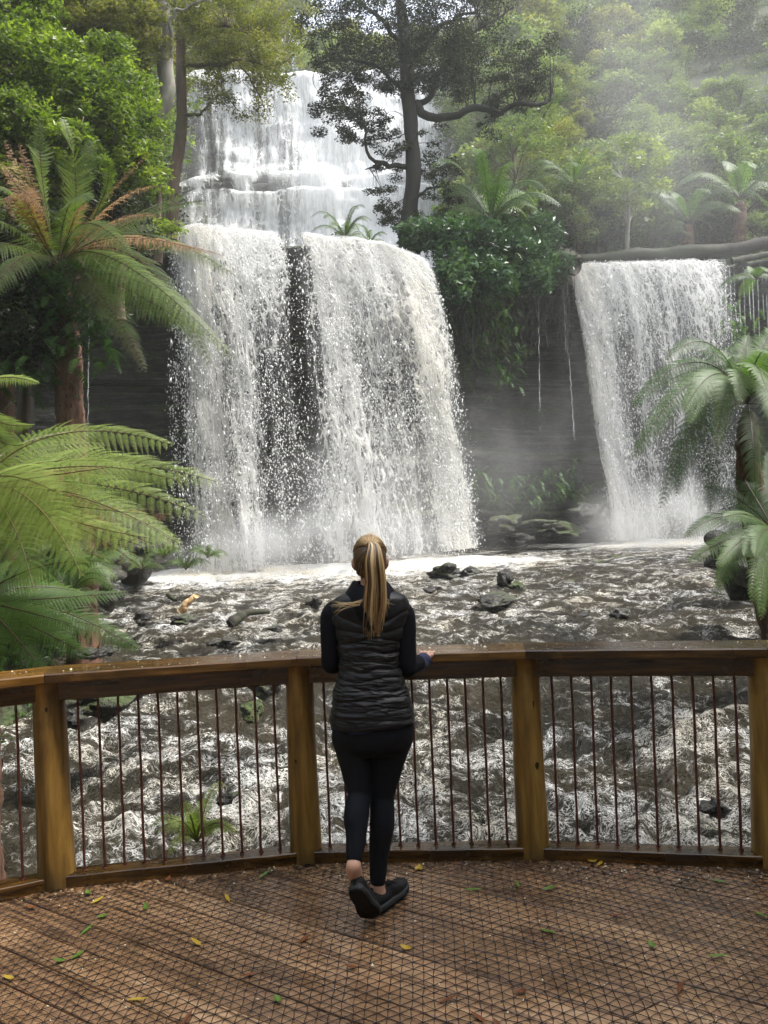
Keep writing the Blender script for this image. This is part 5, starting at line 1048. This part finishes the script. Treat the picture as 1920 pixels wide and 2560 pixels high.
pw = empty('person', at(930, 2250, 3.28)*np.array([1, 1, 0]), 'woman seen from behind, blonde ponytail, black vest and leggings, leaning on the railing', 'person')
PB = np.array([at(930, 2250, 3.28)[0], 3.28, 0.])
def ringloft(rings, ns=64, cap=True, pw_=2.0):
    """rings: (cx, cy, cz, rx, ry) horizontal ovals"""
    th = np.linspace(0, 2*np.pi, ns, endpoint=False); Vs = []
    for cx_, cy_, cz_, rx_, ry_ in rings:
        c, s = np.cos(th), np.sin(th); Vs.append(np.stack([cx_+rx_*np.sign(c)*np.abs(c)**(2/pw_), cy_+ry_*np.sign(s)*np.abs(s)**(2/pw_), np.full(ns, cz_)], -1))
    V = np.concatenate(Vs); n = len(rings); Q = grid_quads(n, ns, True); T = []
    if cap:
        k = len(V); V = np.vstack([V, V[:ns].mean(0), V[-ns:].mean(0)])
        for j in range(ns): T.append((k, (j+1) % ns, j)); T.append((k+1, (n-1)*ns+j, (n-1)*ns+(j+1) % ns))
    return V, Q, T
def interp_rings(R_, n):
    R_ = np.array(R_, float); return poly(R_, n) if R_.shape[1] == 3 else np.stack([poly(np.stack([R_[:, i]]*3, -1), n)[:, 0] for i in range(R_.shape[1])], -1)
def remesh(mb, vox, smooth=3, name='body', dispf=None):
    me = mb.mesh(name); o = bpy.data.objects.new('tmp', me); COL.objects.link(o)
    a = o.modifiers.new('r', 'REMESH'); a.mode = 'VOXEL'; a.voxel_size = vox; a.use_smooth_shade = True
    b = o.modifiers.new('s', 'SMOOTH'); b.iterations = smooth; b.factor = .5
    dg = bpy.context.evaluated_depsgraph_get(); bpy.context.view_layer.update(); dg.update()
    me2 = bpy.data.meshes.new_from_object(o.evaluated_get(dg)); bpy.data.objects.remove(o)
    n = len(me2.vertices); co = np.empty(n*3, np.float32); me2.vertices.foreach_get('co', co); co = co.reshape(-1, 3).astype(float)
    if dispf is not None:
        nr_ = np.empty(n*3, np.float32); me2.vertices.foreach_get('normal', nr_); nr_ = nr_.reshape(-1, 3); co = co+nr_*dispf(co)[:, None]
    me2.vertices.foreach_set('co', (co-PB).astype(np.float32).ravel()); me2.polygons.foreach_set('use_smooth', np.ones(len(me2.polygons), bool)); me2.update(); me2.materials.clear()
    return me2
def ell(mb, c, r, rot=None, ns=28):
    th, ph = np.meshgrid(np.linspace(0, 2*np.pi, ns, endpoint=False), np.linspace(0.03, np.pi-.03, ns//2)); V = np.stack([np.cos(th)*np.sin(ph)*r[0], np.sin(th)*np.sin(ph)*r[1], np.cos(ph)*r[2]], -1).reshape(-1, 3)
    if rot is not None: V = V@np.array(Matrix.Rotation(rot[0], 3, rot[1])).T
    V = V+np.asarray(c); Q = grid_quads(ns//2, ns, True)[:, ::-1]; k = len(V); V = np.vstack([V, V[:ns].mean(0), V[-ns:].mean(0)])
    T = [(k, j, (j+1) % ns) for j in range(ns)]+[(k+1, (ns//2-1)*ns+(j+1) % ns, (ns//2-1)*ns+j) for j in range(ns)]
    mb.add(V, Q[:, ::-1], [t[::-1] for t in T])
def limb(mb, pts, rads, n=24, sides=20):
    P = poly(pts, n); Rr = np.interp(np.linspace(0, 1, n), np.linspace(0, 1, len(rads)), rads); mb.add(*tube(P, Rr, sides))
    ell(mb, P[0], (Rr[0],)*3); ell(mb, P[-1], (Rr[-1],)*3)
HC = at(925, 1400, 3.46)                      # head centre
LS, LE = at(830, 1532, 3.45), at(829, 1660, 3.43); RS_, RE = at(1008, 1530, 3.45), at(1017, 1668, 3.41)
RW = at(1060, 1652, 3.60); LW = np.array([LE[0]+.09, 3.66, 1.055])
hip = at(933, 1835, 3.36); Lk, Rk = at(899, 1985, 3.30), at(955, 1990, 3.335); La, Ra = at(884, 2165, 3.13), at(944, 2205, 3.285)
body = MB()
ell(body, HC+[0, .004, .004], (.071, .090, .098)); ell(body, HC+[0, .035, -.045], (.055, .058, .062)); ell(body, HC+[0, .085, -.075], (.022, .018, .018))      # skull, jaw, chin
ell(body, HC+[0, .098, -.018], (.011, .018, .022)); ell(body, HC+[0, .092, -.047], (.022, .012, .007)); ell(body, HC+[-.033, .078, -.015], (.022, .02, .014)); ell(body, HC+[.033, .078, -.015], (.022, .02, .014)); ell(body, HC+[0, .082, .012], (.045, .016, .008))
for s_ in (-1, 1): ell(body, HC+[s_*.073, -.002, -.018], (.009, .017, .029), (R(8*s_), 'Y')); ell(body, HC+[s_*.079, -.008, -.012], (.006, .012, .022))
limb(body, [HC+[0, -.012, -.05], HC+[0, -.02, -.10], HC+[-.002, -.015, -.155]], [.047, .046, .055])
tors = [(-.079, 3.455, 1.355, .055, .055), (-.079, 3.45, 1.325, .115, .07), (-.079, 3.45, 1.29, .155, .085), (-.083, 3.44, 1.20, .15, .10), (-.09, 3.41, 1.08, .118, .09), (-.092, 3.39, 1.0, .115, .09), (-.09, 3.37, .90, .15, .105), (-.088, 3.36, .80, .165, .12), (-.086, 3.36, .73, .16, .115), (-.086, 3.36, .69, .14, .10)]
body.add(*ringloft(interp_rings(tors, 40), 40)[:3])
limb(body, [LS+[.02, 0, -.01], (LS+LE)/2, LE], [.040, .036, .031]); limb(body, [LE, (LE+LW)/2, LW], [.034, .031, .023])
limb(body, [RS_+[-.02, 0, -.01], (RS_+RE)/2, RE], [.040, .036, .031]); limb(body, [RE, (RE+RW)/2, RW], [.034, .031, .023])
for K_, A_, hx_ in ((Lk, La, -.085), (Rk, Ra, .075)):
    limb(body, [np.array([hip[0]+hx_, hip[1], .73]), (K_+np.array([hip[0]+hx_, hip[1], .73]))/2+[0, .005, 0], K_], [.085, .072, .048]); limb(body, [K_, K_*.65+A_*.35+[0, -.006, 0], A_], [.043, .040, .027])
# hands: the right one rests over the cap rail, fingers curled down over its far edge
def hand(W, d, s_):
    d = norm(np.array(d, float)); n_ = np.array([0, 0, 1.]); sd_ = norm(np.cross(d, n_))*s_; pc = W+d*.045
    for k in (-1.4, -.5, .5, 1.4): limb(body, [W+sd_*k*.008, pc+sd_*k*.018+n_*.004, pc+d*.035+sd_*k*.0195], [.014, .012, .0098], 10, 12)
    for k, L_, in zip((-1.5, -.5, .5, 1.5), (.056, .066, .070, .062)):
        a = pc+d*.035+sd_*k*.0192; b = a+d*L_*.38+sd_*k*.002+n_*.008; c = b+d*L_*.30-n_*L_*.18; e = c+d*L_*.10-n_*L_*.30
        limb(body, [a, b, c, e], [.0094, .0088, .0082, .0070], 12, 12)
    a = W+d*.02-sd_*.018; limb(body, [a, a-sd_*.022+d*.022-n_*.004, a-sd_*.026+d*.048-n_*.008], [.012, .0105, .0085], 10, 12)
RHd = at(1068, 1622, 3.70)-RW; RHd[2] = 0.0; hand(RW+[0, 0, .014], RHd, 1); hand(LW+[0, 0, .004], (.55, .75, 0), -1)
limb(body, [Ra, Ra+[.0, .01, -.05], Ra+[.03, .04, -.085]], [.031, .034, .03]); limb(body, [La, La+[0, .02, -.03], La+[.005, .04, -.07]], [.031, .033, .028])
bm_ = remesh(body, .0045, 4); link('body', bm_, M_skin, pw)
# eyes
eb = MB(); [ell(eb, HC+[s_*.030, .082, -.001], (.012, .012, .010), None, 14) for s_ in (-1, 1)]; eb.build('eyes', M_eye, pw, off=PB)
# leggings
lg = MB()
hr = [(-.088, 3.36, .86, .150, .110), (-.088, 3.36, .80, .172, .122), (-.087, 3.352, .75, .178, .128), (-.085, 3.35, .70, .170, .122), (-.083, 3.355, .66, .150, .105)]
lg.add(*ringloft(interp_rings(hr, 18), 44)[:3])
for s_, hx_, K_, A_ in ((-1, -.083, Lk, La), (1, .075, Rk, Ra)):
    H0 = np.array([hip[0]+hx_, 3.352, .73]); e_ = A_+(K_-A_)*.12 if s_ < 0 else A_+(K_-A_)*.02
    m1 = H0*.55+K_*.45+[0, .004, 0]; c1 = K_*.68+e_*.32+np.array([-.006*s_*-1, -.016, 0]); c2 = K_*.35+e_*.65+[0, -.006, 0]
    limb(lg, [H0, m1, K_], [.100, .078, .053], 30, 28); limb(lg, [K_, c1, c2, e_], [.052, .0545, .044, .0345], 30, 28)
    ell(lg, H0+[0, -.028, .01], (.086, .085, .085))
def lgd(co):
    kz = np.minimum(np.linalg.norm(co-Lk, axis=1), np.linalg.norm(co-Rk, axis=1)); w_ = np.exp(-(kz/.05)**2)
    return .0014*w_*np.sin(co[:, 2]*420+fbm(co[:, 0]*20, co[:, 1]*20, co[:, 2]*20, 2)*3)+.0012*fbm(co[:, 0]*14, co[:, 1]*14, co[:, 2]*30, 3, 3)-.004*np.exp(-((co[:, 2]-.675)/.006)**2)*(co[:, 0] > hip[0])*(co[:, 1] < 3.33)
link('leggings', remesh(lg, .006, 5, 'leggings', lgd), M_legg, pw)
# sleeves and hooded top under the vest
sv = MB()
for S_, E_, W_, r_s in ((LS, LE, LW, 1), (RS_, RE, RW, 1)):
    limb(sv, [S_+[.03*(1 if S_ is LS else -1), 0, .008], S_+[.006*(1 if S_ is LS else -1), 0, -.02], (S_+E_)/2+[.004*(1 if S_ is LS else -1), 0, 0], E_+[0, .004, .0]], [.056, .060, .054, .046], 30, 26); we = E_*.3+W_*.7
    limb(sv, [E_+[0, .004, 0], (E_+we)/2, we], [.043, .040, .034], 26, 26)
sv.add(*ringloft(interp_rings([(a, b, c, d_*.98, e_*.98) for a, b, c, d_, e_ in tors[:4]]+[(-.09, 3.4, 1.05, .115, .08)], 24), 40)[:3])
def svd(co):
    el_ = np.minimum(np.linalg.norm(co-LE, axis=1), np.linalg.norm(co-RE, axis=1)); w_ = .4+1.2*np.exp(-(el_/.07)**2)
    return .0030*w_*fbm(co[:, 0]*9, co[:, 1]*12, co[:, 2]*34, 3, 7)
link('hooded_top', remesh(sv, .006, 3, 'top', svd), M_knit, pw)
# navy cuffs
for E_, W_ in ((LE, LW), (RE, RW)):
    P = poly([E_*.38+W_*.62, E_*.15+W_*.85, W_+norm(W_-E_)*(.030 if E_ is LE else -.004)], 26); V, Q, T = tube(P, np.interp(np.linspace(0, 1, 26), [0, .5, 1], [.037, .038, .040]), 30, True, 0)
    V = V+norm(V-np.repeat(np.vstack([P]), 30, 0).tolist()[0])*0; ph = V@np.array([30., 60., 90.]); V = V+.0015*np.stack([np.sin(ph*1.3), np.cos(ph), np.sin(ph*.7)], -1)
    MB().add(V, Q, T).build('cuff', M_navy, pw, off=PB)
# quilted vest
NZv, NT = 340, 360
vr = [(-.079, 3.452, 1.362, .074, .072), (-.079, 3.45, 1.345, .110, .088), (-.0795, 3.447, 1.320, .160, .106), (-.081, 3.443, 1.275, .179, .116), (-.083, 3.437, 1.22, .170, .120), (-.088, 3.425, 1.15, .148, .118), (-.092, 3.41, 1.08, .136, .113), (-.094, 3.40, 1.03, .134, .111), (-.093, 3.388, .97, .149, .117), (-.091, 3.375, .91, .166, .126), (-.089, 3.365, .85, .179, .136), (-.088, 3.362, .80, .186, .142), (-.088, 3.362, .788, .184, .140)]
VR = interp_rings(vr, NZv); th = np.linspace(0, 2*np.pi, NT, endpoint=False)
TH, KK = np.meshgrid(th, np.arange(NZv)); c, s = np.cos(TH), np.sin(TH); pq = 2.35
ux_, uy_ = np.sign(c)*np.abs(c)**(2/pq), np.sign(s)*np.abs(s)**(2/pq); vx = VR[KK, 0]+VR[KK, 3]*ux_; vy = VR[KK, 1]+VR[KK, 4]*uy_; vz = VR[KK, 2]
xx = vx+.085; bk = (s < 0)
# seams: a dipping yoke seam, a second one below, then slanting rows
seams = [1.262-.10*np.exp(-(xx/.10)**2)*0-.055*(1-np.minimum(np.abs(xx)/.15, 1)**1.5), 1.195-.022*(1-np.minimum(np.abs(xx)/.15, 1)), 1.145+.012*np.sin(xx*22+1), 1.100+.010*np.sin(xx*26+2.6), 1.058-.05*xx, 1.020+.06*xx+.006*np.sin(xx*40), .984+.010*np.sin(xx*24), .945-.10*xx+.004*np.sin(xx*50), .905+.09*xx, .862+.010*np.sin(xx*21+.4), .826-.09*np.maximum(xx, -.05)-.0]
dq = np.full(vx.shape, 9.); 
for q_ in seams: dq = np.minimum(dq, np.abs(vz-q_-.004*fbm(xx*9, 0, 0, 2, 4)))
puff = .0055*(1-np.exp(-(dq/.009)**1.4))-.0055
wr = .0042*fbm(xx*9, vy*7, vz*26, 4, 14)*np.interp(vz, [.78, .84, .95, 1.1, 1.2, 1.35], [.3, 1, 1.25, 1.2, .6, .2])+.0035*(1-np.abs(fbm(xx*12+vz*9, vy*5, vz*60, 3, 25))*3)*np.interp(vz, [.8, .9, 1.15, 1.2], [.3, 1, 1, .1])+.0016*fbm(xx*26, vy*20, vz*40, 3, 30)
arm = np.exp(-((vz-1.22)/.06)**4)*(np.abs(c) > .82)*0
dsp = puff+wr; vx = vx+ux_*dsp; vy = vy+uy_*dsp; vz = vz+.012*(xx)*sstep(.9, .79, vz)*1.2-.006*sstep(.84, .79, vz)*np.cos(TH*3)
Vv = np.stack([vx, vy, vz], -1); hemin = Vv[-1].copy(); hemin[:, 0] = -.088+(hemin[:, 0]+.088)*.955; hemin[:, 1] = 3.362+(hemin[:, 1]-3.362)*.955; hemin2 = hemin+[0, 0, .05]
Vv = np.concatenate([Vv.reshape(-1, 3), hemin, hemin2]); MB().add(Vv, grid_quads(NZv+2, NT, True)).build('quilted_vest', M_vest, pw, off=PB)
# navy shirt peeking out below the hem on the left
Rg = interp_rings([(-.090, 3.36, .83, .172, .128), (-.090, 3.36, .79, .179, .133), (-.090, 3.36, .768, .181, .134)], 14); TH2, K2 = np.meshgrid(np.linspace(0, 2*np.pi, 120, endpoint=False), np.arange(14))
sx_ = Rg[K2, 0]+Rg[K2, 3]*np.cos(TH2); sy_ = Rg[K2, 1]+Rg[K2, 4]*np.sin(TH2); sz_ = Rg[K2, 2]+np.where(K2 > 8, 1, 0)*.034*sstep(-.16, .0, sx_)*(K2-8)/5+.002*np.sin(TH2*9)
MB().add(np.stack([sx_, sy_, sz_], -1).reshape(-1, 3), grid_quads(14, 120, True)).build('shirt_hem', M_navy, pw, off=PB)
# hood lying on the upper back, standing collar
NK, NT3 = 60, 160; TH3, k3 = np.meshgrid(np.linspace(0, 2*np.pi, NT3, endpoint=False), np.linspace(0, 1, NK)); bkn = np.clip(-np.sin(TH3), 0, 1)**1.3; sdn = np.abs(np.cos(TH3))
zc_ = np.interp(k3, [0, .10, .18, .45, .8, 1], [1.372, 1.392, 1.388, 1.35, 1.315, 1.305]); rx3 = np.interp(k3, [0, .10, .18, .5, .85, 1], [.058, .070, .080, .112, .128, .120]); ry3 = np.interp(k3, [0, .10, .18, .5, .85, 1], [.055, .068, .078, .098, .108, .10])
hx3 = -.077+rx3*np.cos(TH3)*(1-.40*bkn*sstep(.5, 1, k3)); hy3 = 3.462+ry3*np.sin(TH3)-bkn*(.040*np.sin(np.pi*np.clip(k3*.9, 0, 1))+.024*sstep(.1, .5, k3)+.006); hz3 = zc_-bkn**2.0*sstep(.15, 1, k3)*.130-(1-bkn)*0+.010*np.exp(-((TH3-3.5)/.4)**2)*sstep(.3, .1, k3)-.014*np.exp(-((TH3-4.5)/.5)**2)*sstep(.3, .08, k3)
fo_ = .005*fbm(hx3*16, hz3*14, 0, 3, 61)+.005*np.sin(TH3*7+k3*3)*sstep(.1, .5, k3)*bkn; hy3 = hy3-fo_; hz3 = hz3+fo_*.6
MB().add(np.stack([hx3, hy3, hz3], -1).reshape(-1, 3), grid_quads(NK, NT3, True)).build('hood', M_knit, pw, off=PB)
# shoes
def shoe(heel, toe, upv, name):
    heel, toe = np.array(heel, float), np.array(toe, float); ax = toe-heel; L_ = np.linalg.norm(ax); ax = ax/L_; up = norm(np.array(upv, float)-ax*np.dot(upv, ax)); sd_ = np.cross(ax, up)
    t = np.linspace(0, 1, 40); wd = np.interp(t, [0, .05, .2, .45, .7, .88, .97, 1], [.012, .026, .034, .034, .044, .040, .022, .006]); bend = np.interp(t, [0, .1, .6, .85, 1], [.004, 0, 0, .006, .016])
    def prof(w_s, z0, z1, mat, nm, parent, rounded=0, t0=0.0, hgt=None):
        V = []; ns = 24
        for i, (ti, wi, bi) in enumerate(zip(t, wd, bend)):
            h1 = z1 if hgt is None else hgt[i]; 
            for a in np.linspace(0, 2*np.pi, ns, endpoint=False):
                ca_, sa_ = math.cos(a), math.sin(a); w2 = wi*w_s*(np.sign(ca_)*abs(ca_)**(.6 if rounded == 0 else .85)); zq = z0+(h1-z0)*(.5+.5*np.sign(sa_)*abs(sa_)**(.5 if rounded == 0 else .8)); 
                if rounded and sa_ > 0: w2 *= (1-.45*sa_**2*(ti < .45))
                V.append(heel+ax*(L_*ti)+sd_*(w2+.004*math.sin(ti*3.1))+up*(zq+bi))
        V = np.array(V); n = len(t); Q = grid_quads(n, ns, True); k = len(V); V = np.vstack([V, V[:ns].mean(0), V[-ns:].mean(0)]); T = [(k, (j+1) % ns, j) for j in range(ns)]+[(k+1, (n-1)*ns+j, (n-1)*ns+(j+1) % ns) for j in range(ns)]
        return MB().add(V, Q, T).build(nm, mat, parent, off=PB)
    up_h = np.interp(t, [0, .04, .15, .30, .45, .6, .8, .95, 1], [.060, .086, .084, .078, .082, .068, .052, .040, .028])
    sh = prof(.96, .016, .05, M_shoe, name, pw, 1, hgt=up_h)
    prof(1.18, .004, .033, M_sole, 'sole', sh); prof(1.08, -.001, .0045, M_tread, 'tread', sh)
    tabc = heel+ax*.008+up*.082; V = np.array([tabc-sd_*.012, tabc+sd_*.012, tabc+sd_*.007+up*.030-ax*.006, tabc-sd_*.007+up*.030-ax*.006]); V = np.vstack([V, V+ax*.005]); MB().add(V, [(0, 1, 2, 3), (7, 6, 5, 4), (0, 4, 5, 1), (1, 5, 6, 2), (2, 6, 7, 3), (3, 7, 4, 0)]).build('heel_tab', M_shoe, sh, off=PB, smooth=False)
    for j in range(4):
        b_ = heel+ax*L_*(.42+.07*j)+up*(np.interp(.42+.07*j, t, up_h)+.004)
        a1, a2 = b_-sd_*.020-up*.008, b_+sd_*.020-up*.008+ax*.006; MB().add(*tube(bez(a1, b_+up*.003, a2, 8), .0026, 6)).build('lace', M_tread, sh, off=PB)
    for sg in (-1, 1):
        b_ = heel+ax*L_*.42+up*.090; MB().add(*tube(poly([b_, b_+sd_*sg*.020+up*.012, b_+sd_*sg*.034-up*.002, b_+sd_*sg*.012-up*.004], 14), .0022, 6)).build('lace', M_tread, sh, off=PB)
    return sh
rh_ = ground_px(934, 2278, 0.0); rt_ = ground_px(1010, 2216, 0.0); rh_[2] = rt_[2] = .008; d_ = norm(rt_-rh_)
Rheel = np.array([Ra[0], Ra[1], .008])-d_*.055; shoe(Rheel, Rheel+d_*.262, (0, 0, 1), 'shoe')
Ltoe = ground_px(922, 2312, .012); Lheel = La+np.array([.0, -.050, -.075]); dL_ = norm(Ltoe-Lheel); Ltoe = Lheel+dL_*.255; Ltoe[2] = max(Ltoe[2], .012)
shoe(Lheel, Ltoe, np.array([.10, .9, .45]), 'shoe')
# ---- hair: strands pulled back over the skull to the tie, then the tail
root_ = at(927, 1362, 3.365); hb = MB(); r = np.random.default_rng(5)
def strand(P, rad, var, sides=4, taper=.25): hb.add(*tube(P, rad*np.interp(np.linspace(0, 1, len(P)), [0, .15, .7, 1], [.7, 1, .9, taper]), sides, False)[:2], var=var)
ec = HC+[0, .002, .006]; er = np.array([.0765, .0965, .1045])
capm = MB(); ell(capm, ec+[0, -.004, .003], er*.985)
cv_ = capm.V[0]; 
cap_rot = cv_-ec; keepv = ~((cap_rot[:, 1] > .045) & (cap_rot[:, 2] < .045)) & ~((cap_rot[:, 2] < -.055) & (cap_rot[:, 1] > -.03))
Qk = capm.Q[0]; Qk = Qk[keepv[Qk].all(1)]
hb.add(cv_, Qk, var=.12)
rd_ = norm((root_-ec)/er)
for i in range(900):
    # start on the hairline: ring round face, over ears and nape
    a = r.uniform(0, 2*np.pi); ca_, sa_ = math.cos(a), math.sin(a)
    if sa_ > -.35: st = np.array([ca_*.93, .55+.2*max(sa_, 0), .10+.78*max(sa_, 0)-.12*(1-abs(ca_))])
    else: st = np.array([ca_*.95, -.25, -.80+.25*abs(ca_)])
    st = norm(st+r.normal(0, .07, 3)); f0 = r.uniform(0, .75); om = math.acos(np.clip(np.dot(st, rd_), -1, 1)); ts = np.linspace(f0, 1, 14)[:, None]
    q = (np.sin((1-ts)*om)*st+np.sin(ts*om)*rd_)/math.sin(om+1e-6); lift = 1.015+r.uniform(0, .030)+.05*ts[:, 0]**6; P = ec+q*er*lift[:, None]
    P = P+.0016*np.stack([np.sin(ts[:, 0]*9+i), np.cos(ts[:, 0]*7+i), np.sin(ts[:, 0]*8+i*2)], -1)
    side_ = abs(st[0]); base = .52 if st[2] > .2 else (.30 if st[2] > -.3 else .14); strand(P, r.uniform(.0014, .0030), np.clip(base+.10*vn(a*6, 0, 0, 3)+r.normal(0, .13), 0, 1))
# tie hidden under a wrapped lock
hb.add(*tube([root_+np.array([math.cos(a)*.017, -.012, math.sin(a)*.013]) for a in np.linspace(0, 6.28, 16)], .004, 6, False)[:2], var=.45)
mids = [(928, 1356, 3.350, .014), (935, 1366, 3.310, .026), (936, 1405, 3.280, .042), (939, 1455, 3.282, .044), (937, 1505, 3.292, .046), (933, 1555, 3.300, .044), (931, 1602, 3.305, .036)]
Pm = np.array([at(a, b, c_) for a, b, c_, _ in mids]); Wm = np.array([m_[3] for m_ in mids])
for i in range(760):
    u = norm(r.normal(0, 1, 2))*r.uniform(0, 1)**.5; endk = r.choice([1.0, .97, .93, .88, .82, .7], p=[.08, .12, .2, .25, .2, .15])*r.uniform(.93, 1.02); lockv = vn(u[0]*3.2, u[1]*1.2, 0, 8)
    off_ = np.stack([u[0]*Wm*.92, u[1]*Wm*.42, np.zeros(7)], -1); off_[-2:] += np.array([.010*vn(u[0]*4, 1, 0, 9), .004, 0]); P = poly(Pm+off_, 30)[:max(12, int(30*endk))]
    k = np.linspace(0, 1, len(P)); P = P+np.stack([.004*np.sin(k*5+lockv*5+u[0]*2), 0*k, 0*k], -1)*k[:, None]; P[:, 0] += r.normal(0, .008)*k**2.5+.0045*vn(k*3.2, u[0]*2.5, u[1]*2, 77)*k; P[:, 1] += .006*vn(k*2.5, u[0]*3, 5, 78)
    strand(P, r.uniform(.0016, .0034), np.clip(.50+.62*lockv+.3*vn(u[0]*9, 0, 0, 79)+r.normal(0, .10)+.10*(u[0] > .4), .03, 1), 4, .12)
for (a_, b_, c2_) in (((912, 1500), (880, 1507), (832, 1511)), ((912, 1504), (870, 1512), (828, 1514)), ((910, 1510), (868, 1514), (833, 1534)), ((912, 1502), (875, 1505), (838, 1508)), ((962, 1495), (968, 1506), (975, 1519))):
    for j in range(4):
        e_ = r.normal(0, 3.0, 6); strand(bez(at(a_[0]+e_[0], a_[1]+e_[1], 3.305), at(b_[0]+e_[2], b_[1]+e_[3], 3.31), at(c2_[0]+e_[4]*2, c2_[1]+e_[5]*2, 3.325), 14), .0009, np.clip(.85+r.normal(0, .08), 0, 1), 4, .1)
for i in range(26):                             # flyaway hairs
    a = ec+norm(r.normal(0, 1, 3)*[1, .6, .6]+[0, -.2, .8])*er*1.02; strand(bez(a, a+r.normal(0, .012, 3)+[0, 0, .012], a+r.normal(0, .02, 3)+[0, 0, .012], 7), .0006, .8)
for sx2, sy2, dx2 in ((882, 1425, -.006), (972, 1418, .008), (884, 1440, -.004)):
    a = at(sx2, sy2, 3.44); strand(bez(a, a+[dx2, 0, -.02], a+[dx2*.5, 0, -.05], 8), .0008, .5)
hb.build('hair', M_hair, pw, off=PB)

# ================================================================== air: haze and spray
def vol_mat(name, dens, col=(.92, .94, .93), aniso=.35):
    m = M(name); v = m.n('VolumePrincipled', Color=col, Density=dens, Anisotropy=aniso).outputs[0]
    m.t.links.new(v, m.out.inputs[1]); return m.m
def cloud_mat(name, dens, sc):
    m = M(name); oc_ = m.n('TexCoord').outputs['Object']; r_ = m.n('VectorMath', {'operation': 'LENGTH'}); m.put(r_, 0, oc_)
    fall = m.mr(r_.outputs['Value'], .1, 1.0, 1, 0, True); n = m.noise(m.world((1, 1, .55)), sc, 3, .6)
    d = m.math('MULTIPLY', m.math('MULTIPLY', fall, m.mr(n, .36, .62)), dens)
    v = m.n('VolumePrincipled', Color=(.95, .96, .97), Density=d, Anisotropy=.3).outputs[0]
    m.t.links.new(v, m.out.inputs[1]); return m.m
hb_ = MB(); hb_.add([(x, y, z) for z in (-4.5, 48) for x, y in ((-125, -125), (125, -125), (125, 205), (-125, 205))], [(0, 3, 2, 1), (4, 5, 6, 7), (0, 1, 5, 4), (1, 2, 6, 5), (2, 3, 7, 6), (3, 0, 4, 7)])
hz = hb_.build('haze', vol_mat('haze_air', .0012), smooth=False); hz['kind'] = 'stuff'
def puff_(sx, sy, D, wp, hp, dp, dens, label, tilt=0, group='clouds of spray'):
    c = at(sx, sy, D); bm = bmesh.new(); bmesh.ops.create_icosphere(bm, subdivisions=4, radius=1)
    me = bpy.data.meshes.new('spray'); bm.to_mesh(me); bm.free(); me.polygons.foreach_set('use_smooth', np.ones(len(me.polygons), bool))
    o = link('spray_mist', me, cloud_mat('spray_air', dens*2.6, .8 if group == 'clouds of spray' else .22)); o.location = tuple(c); o.scale = (wp*D/F, dp, hp*D/F); o.rotation_euler = (0, tilt, 0)
    tag(o, label, 'mist', group, 'stuff'); return o
puff_(830, 1350, 18.7, 420, 110, 1.6, .40, 'white spray at the foot of the broad lower waterfall')
puff_(930, 1240, 18.9, 330, 230, 1.5, .12, 'thin spray drifting up in front of the broad lower waterfall')
puff_(1210, 1200, 20.7, 260, 320, 2.0, .04, 'spray drifting sideways from the broad waterfall into the recess')
puff_(1680, 1310, 23.6, 330, 150, 1.7, .32, 'white spray at the foot of the right lower waterfall')
puff_(1540, 1100, 22.6, 420, 400, 2.0, .028, 'thin veil of mist between the two lower waterfalls')
puff_(560, 1390, 18.7, 240, 75, 1.0, .20, 'spray around the creamy left stream')
puff_(1560, 160, 25.5, 760, 620, 4.2, .014, 'veil of mist in front of the right hillside', 0, 'veils of mist')
puff_(1750, 560, 19, 520, 520, 3.6, .010, 'near veil of mist at the right edge', 0, 'veils of mist')
puff_(820, 400, 33, 520, 330, 3.4, .024, 'pale mist in front of the upper waterfall', 0, 'veils of mist')
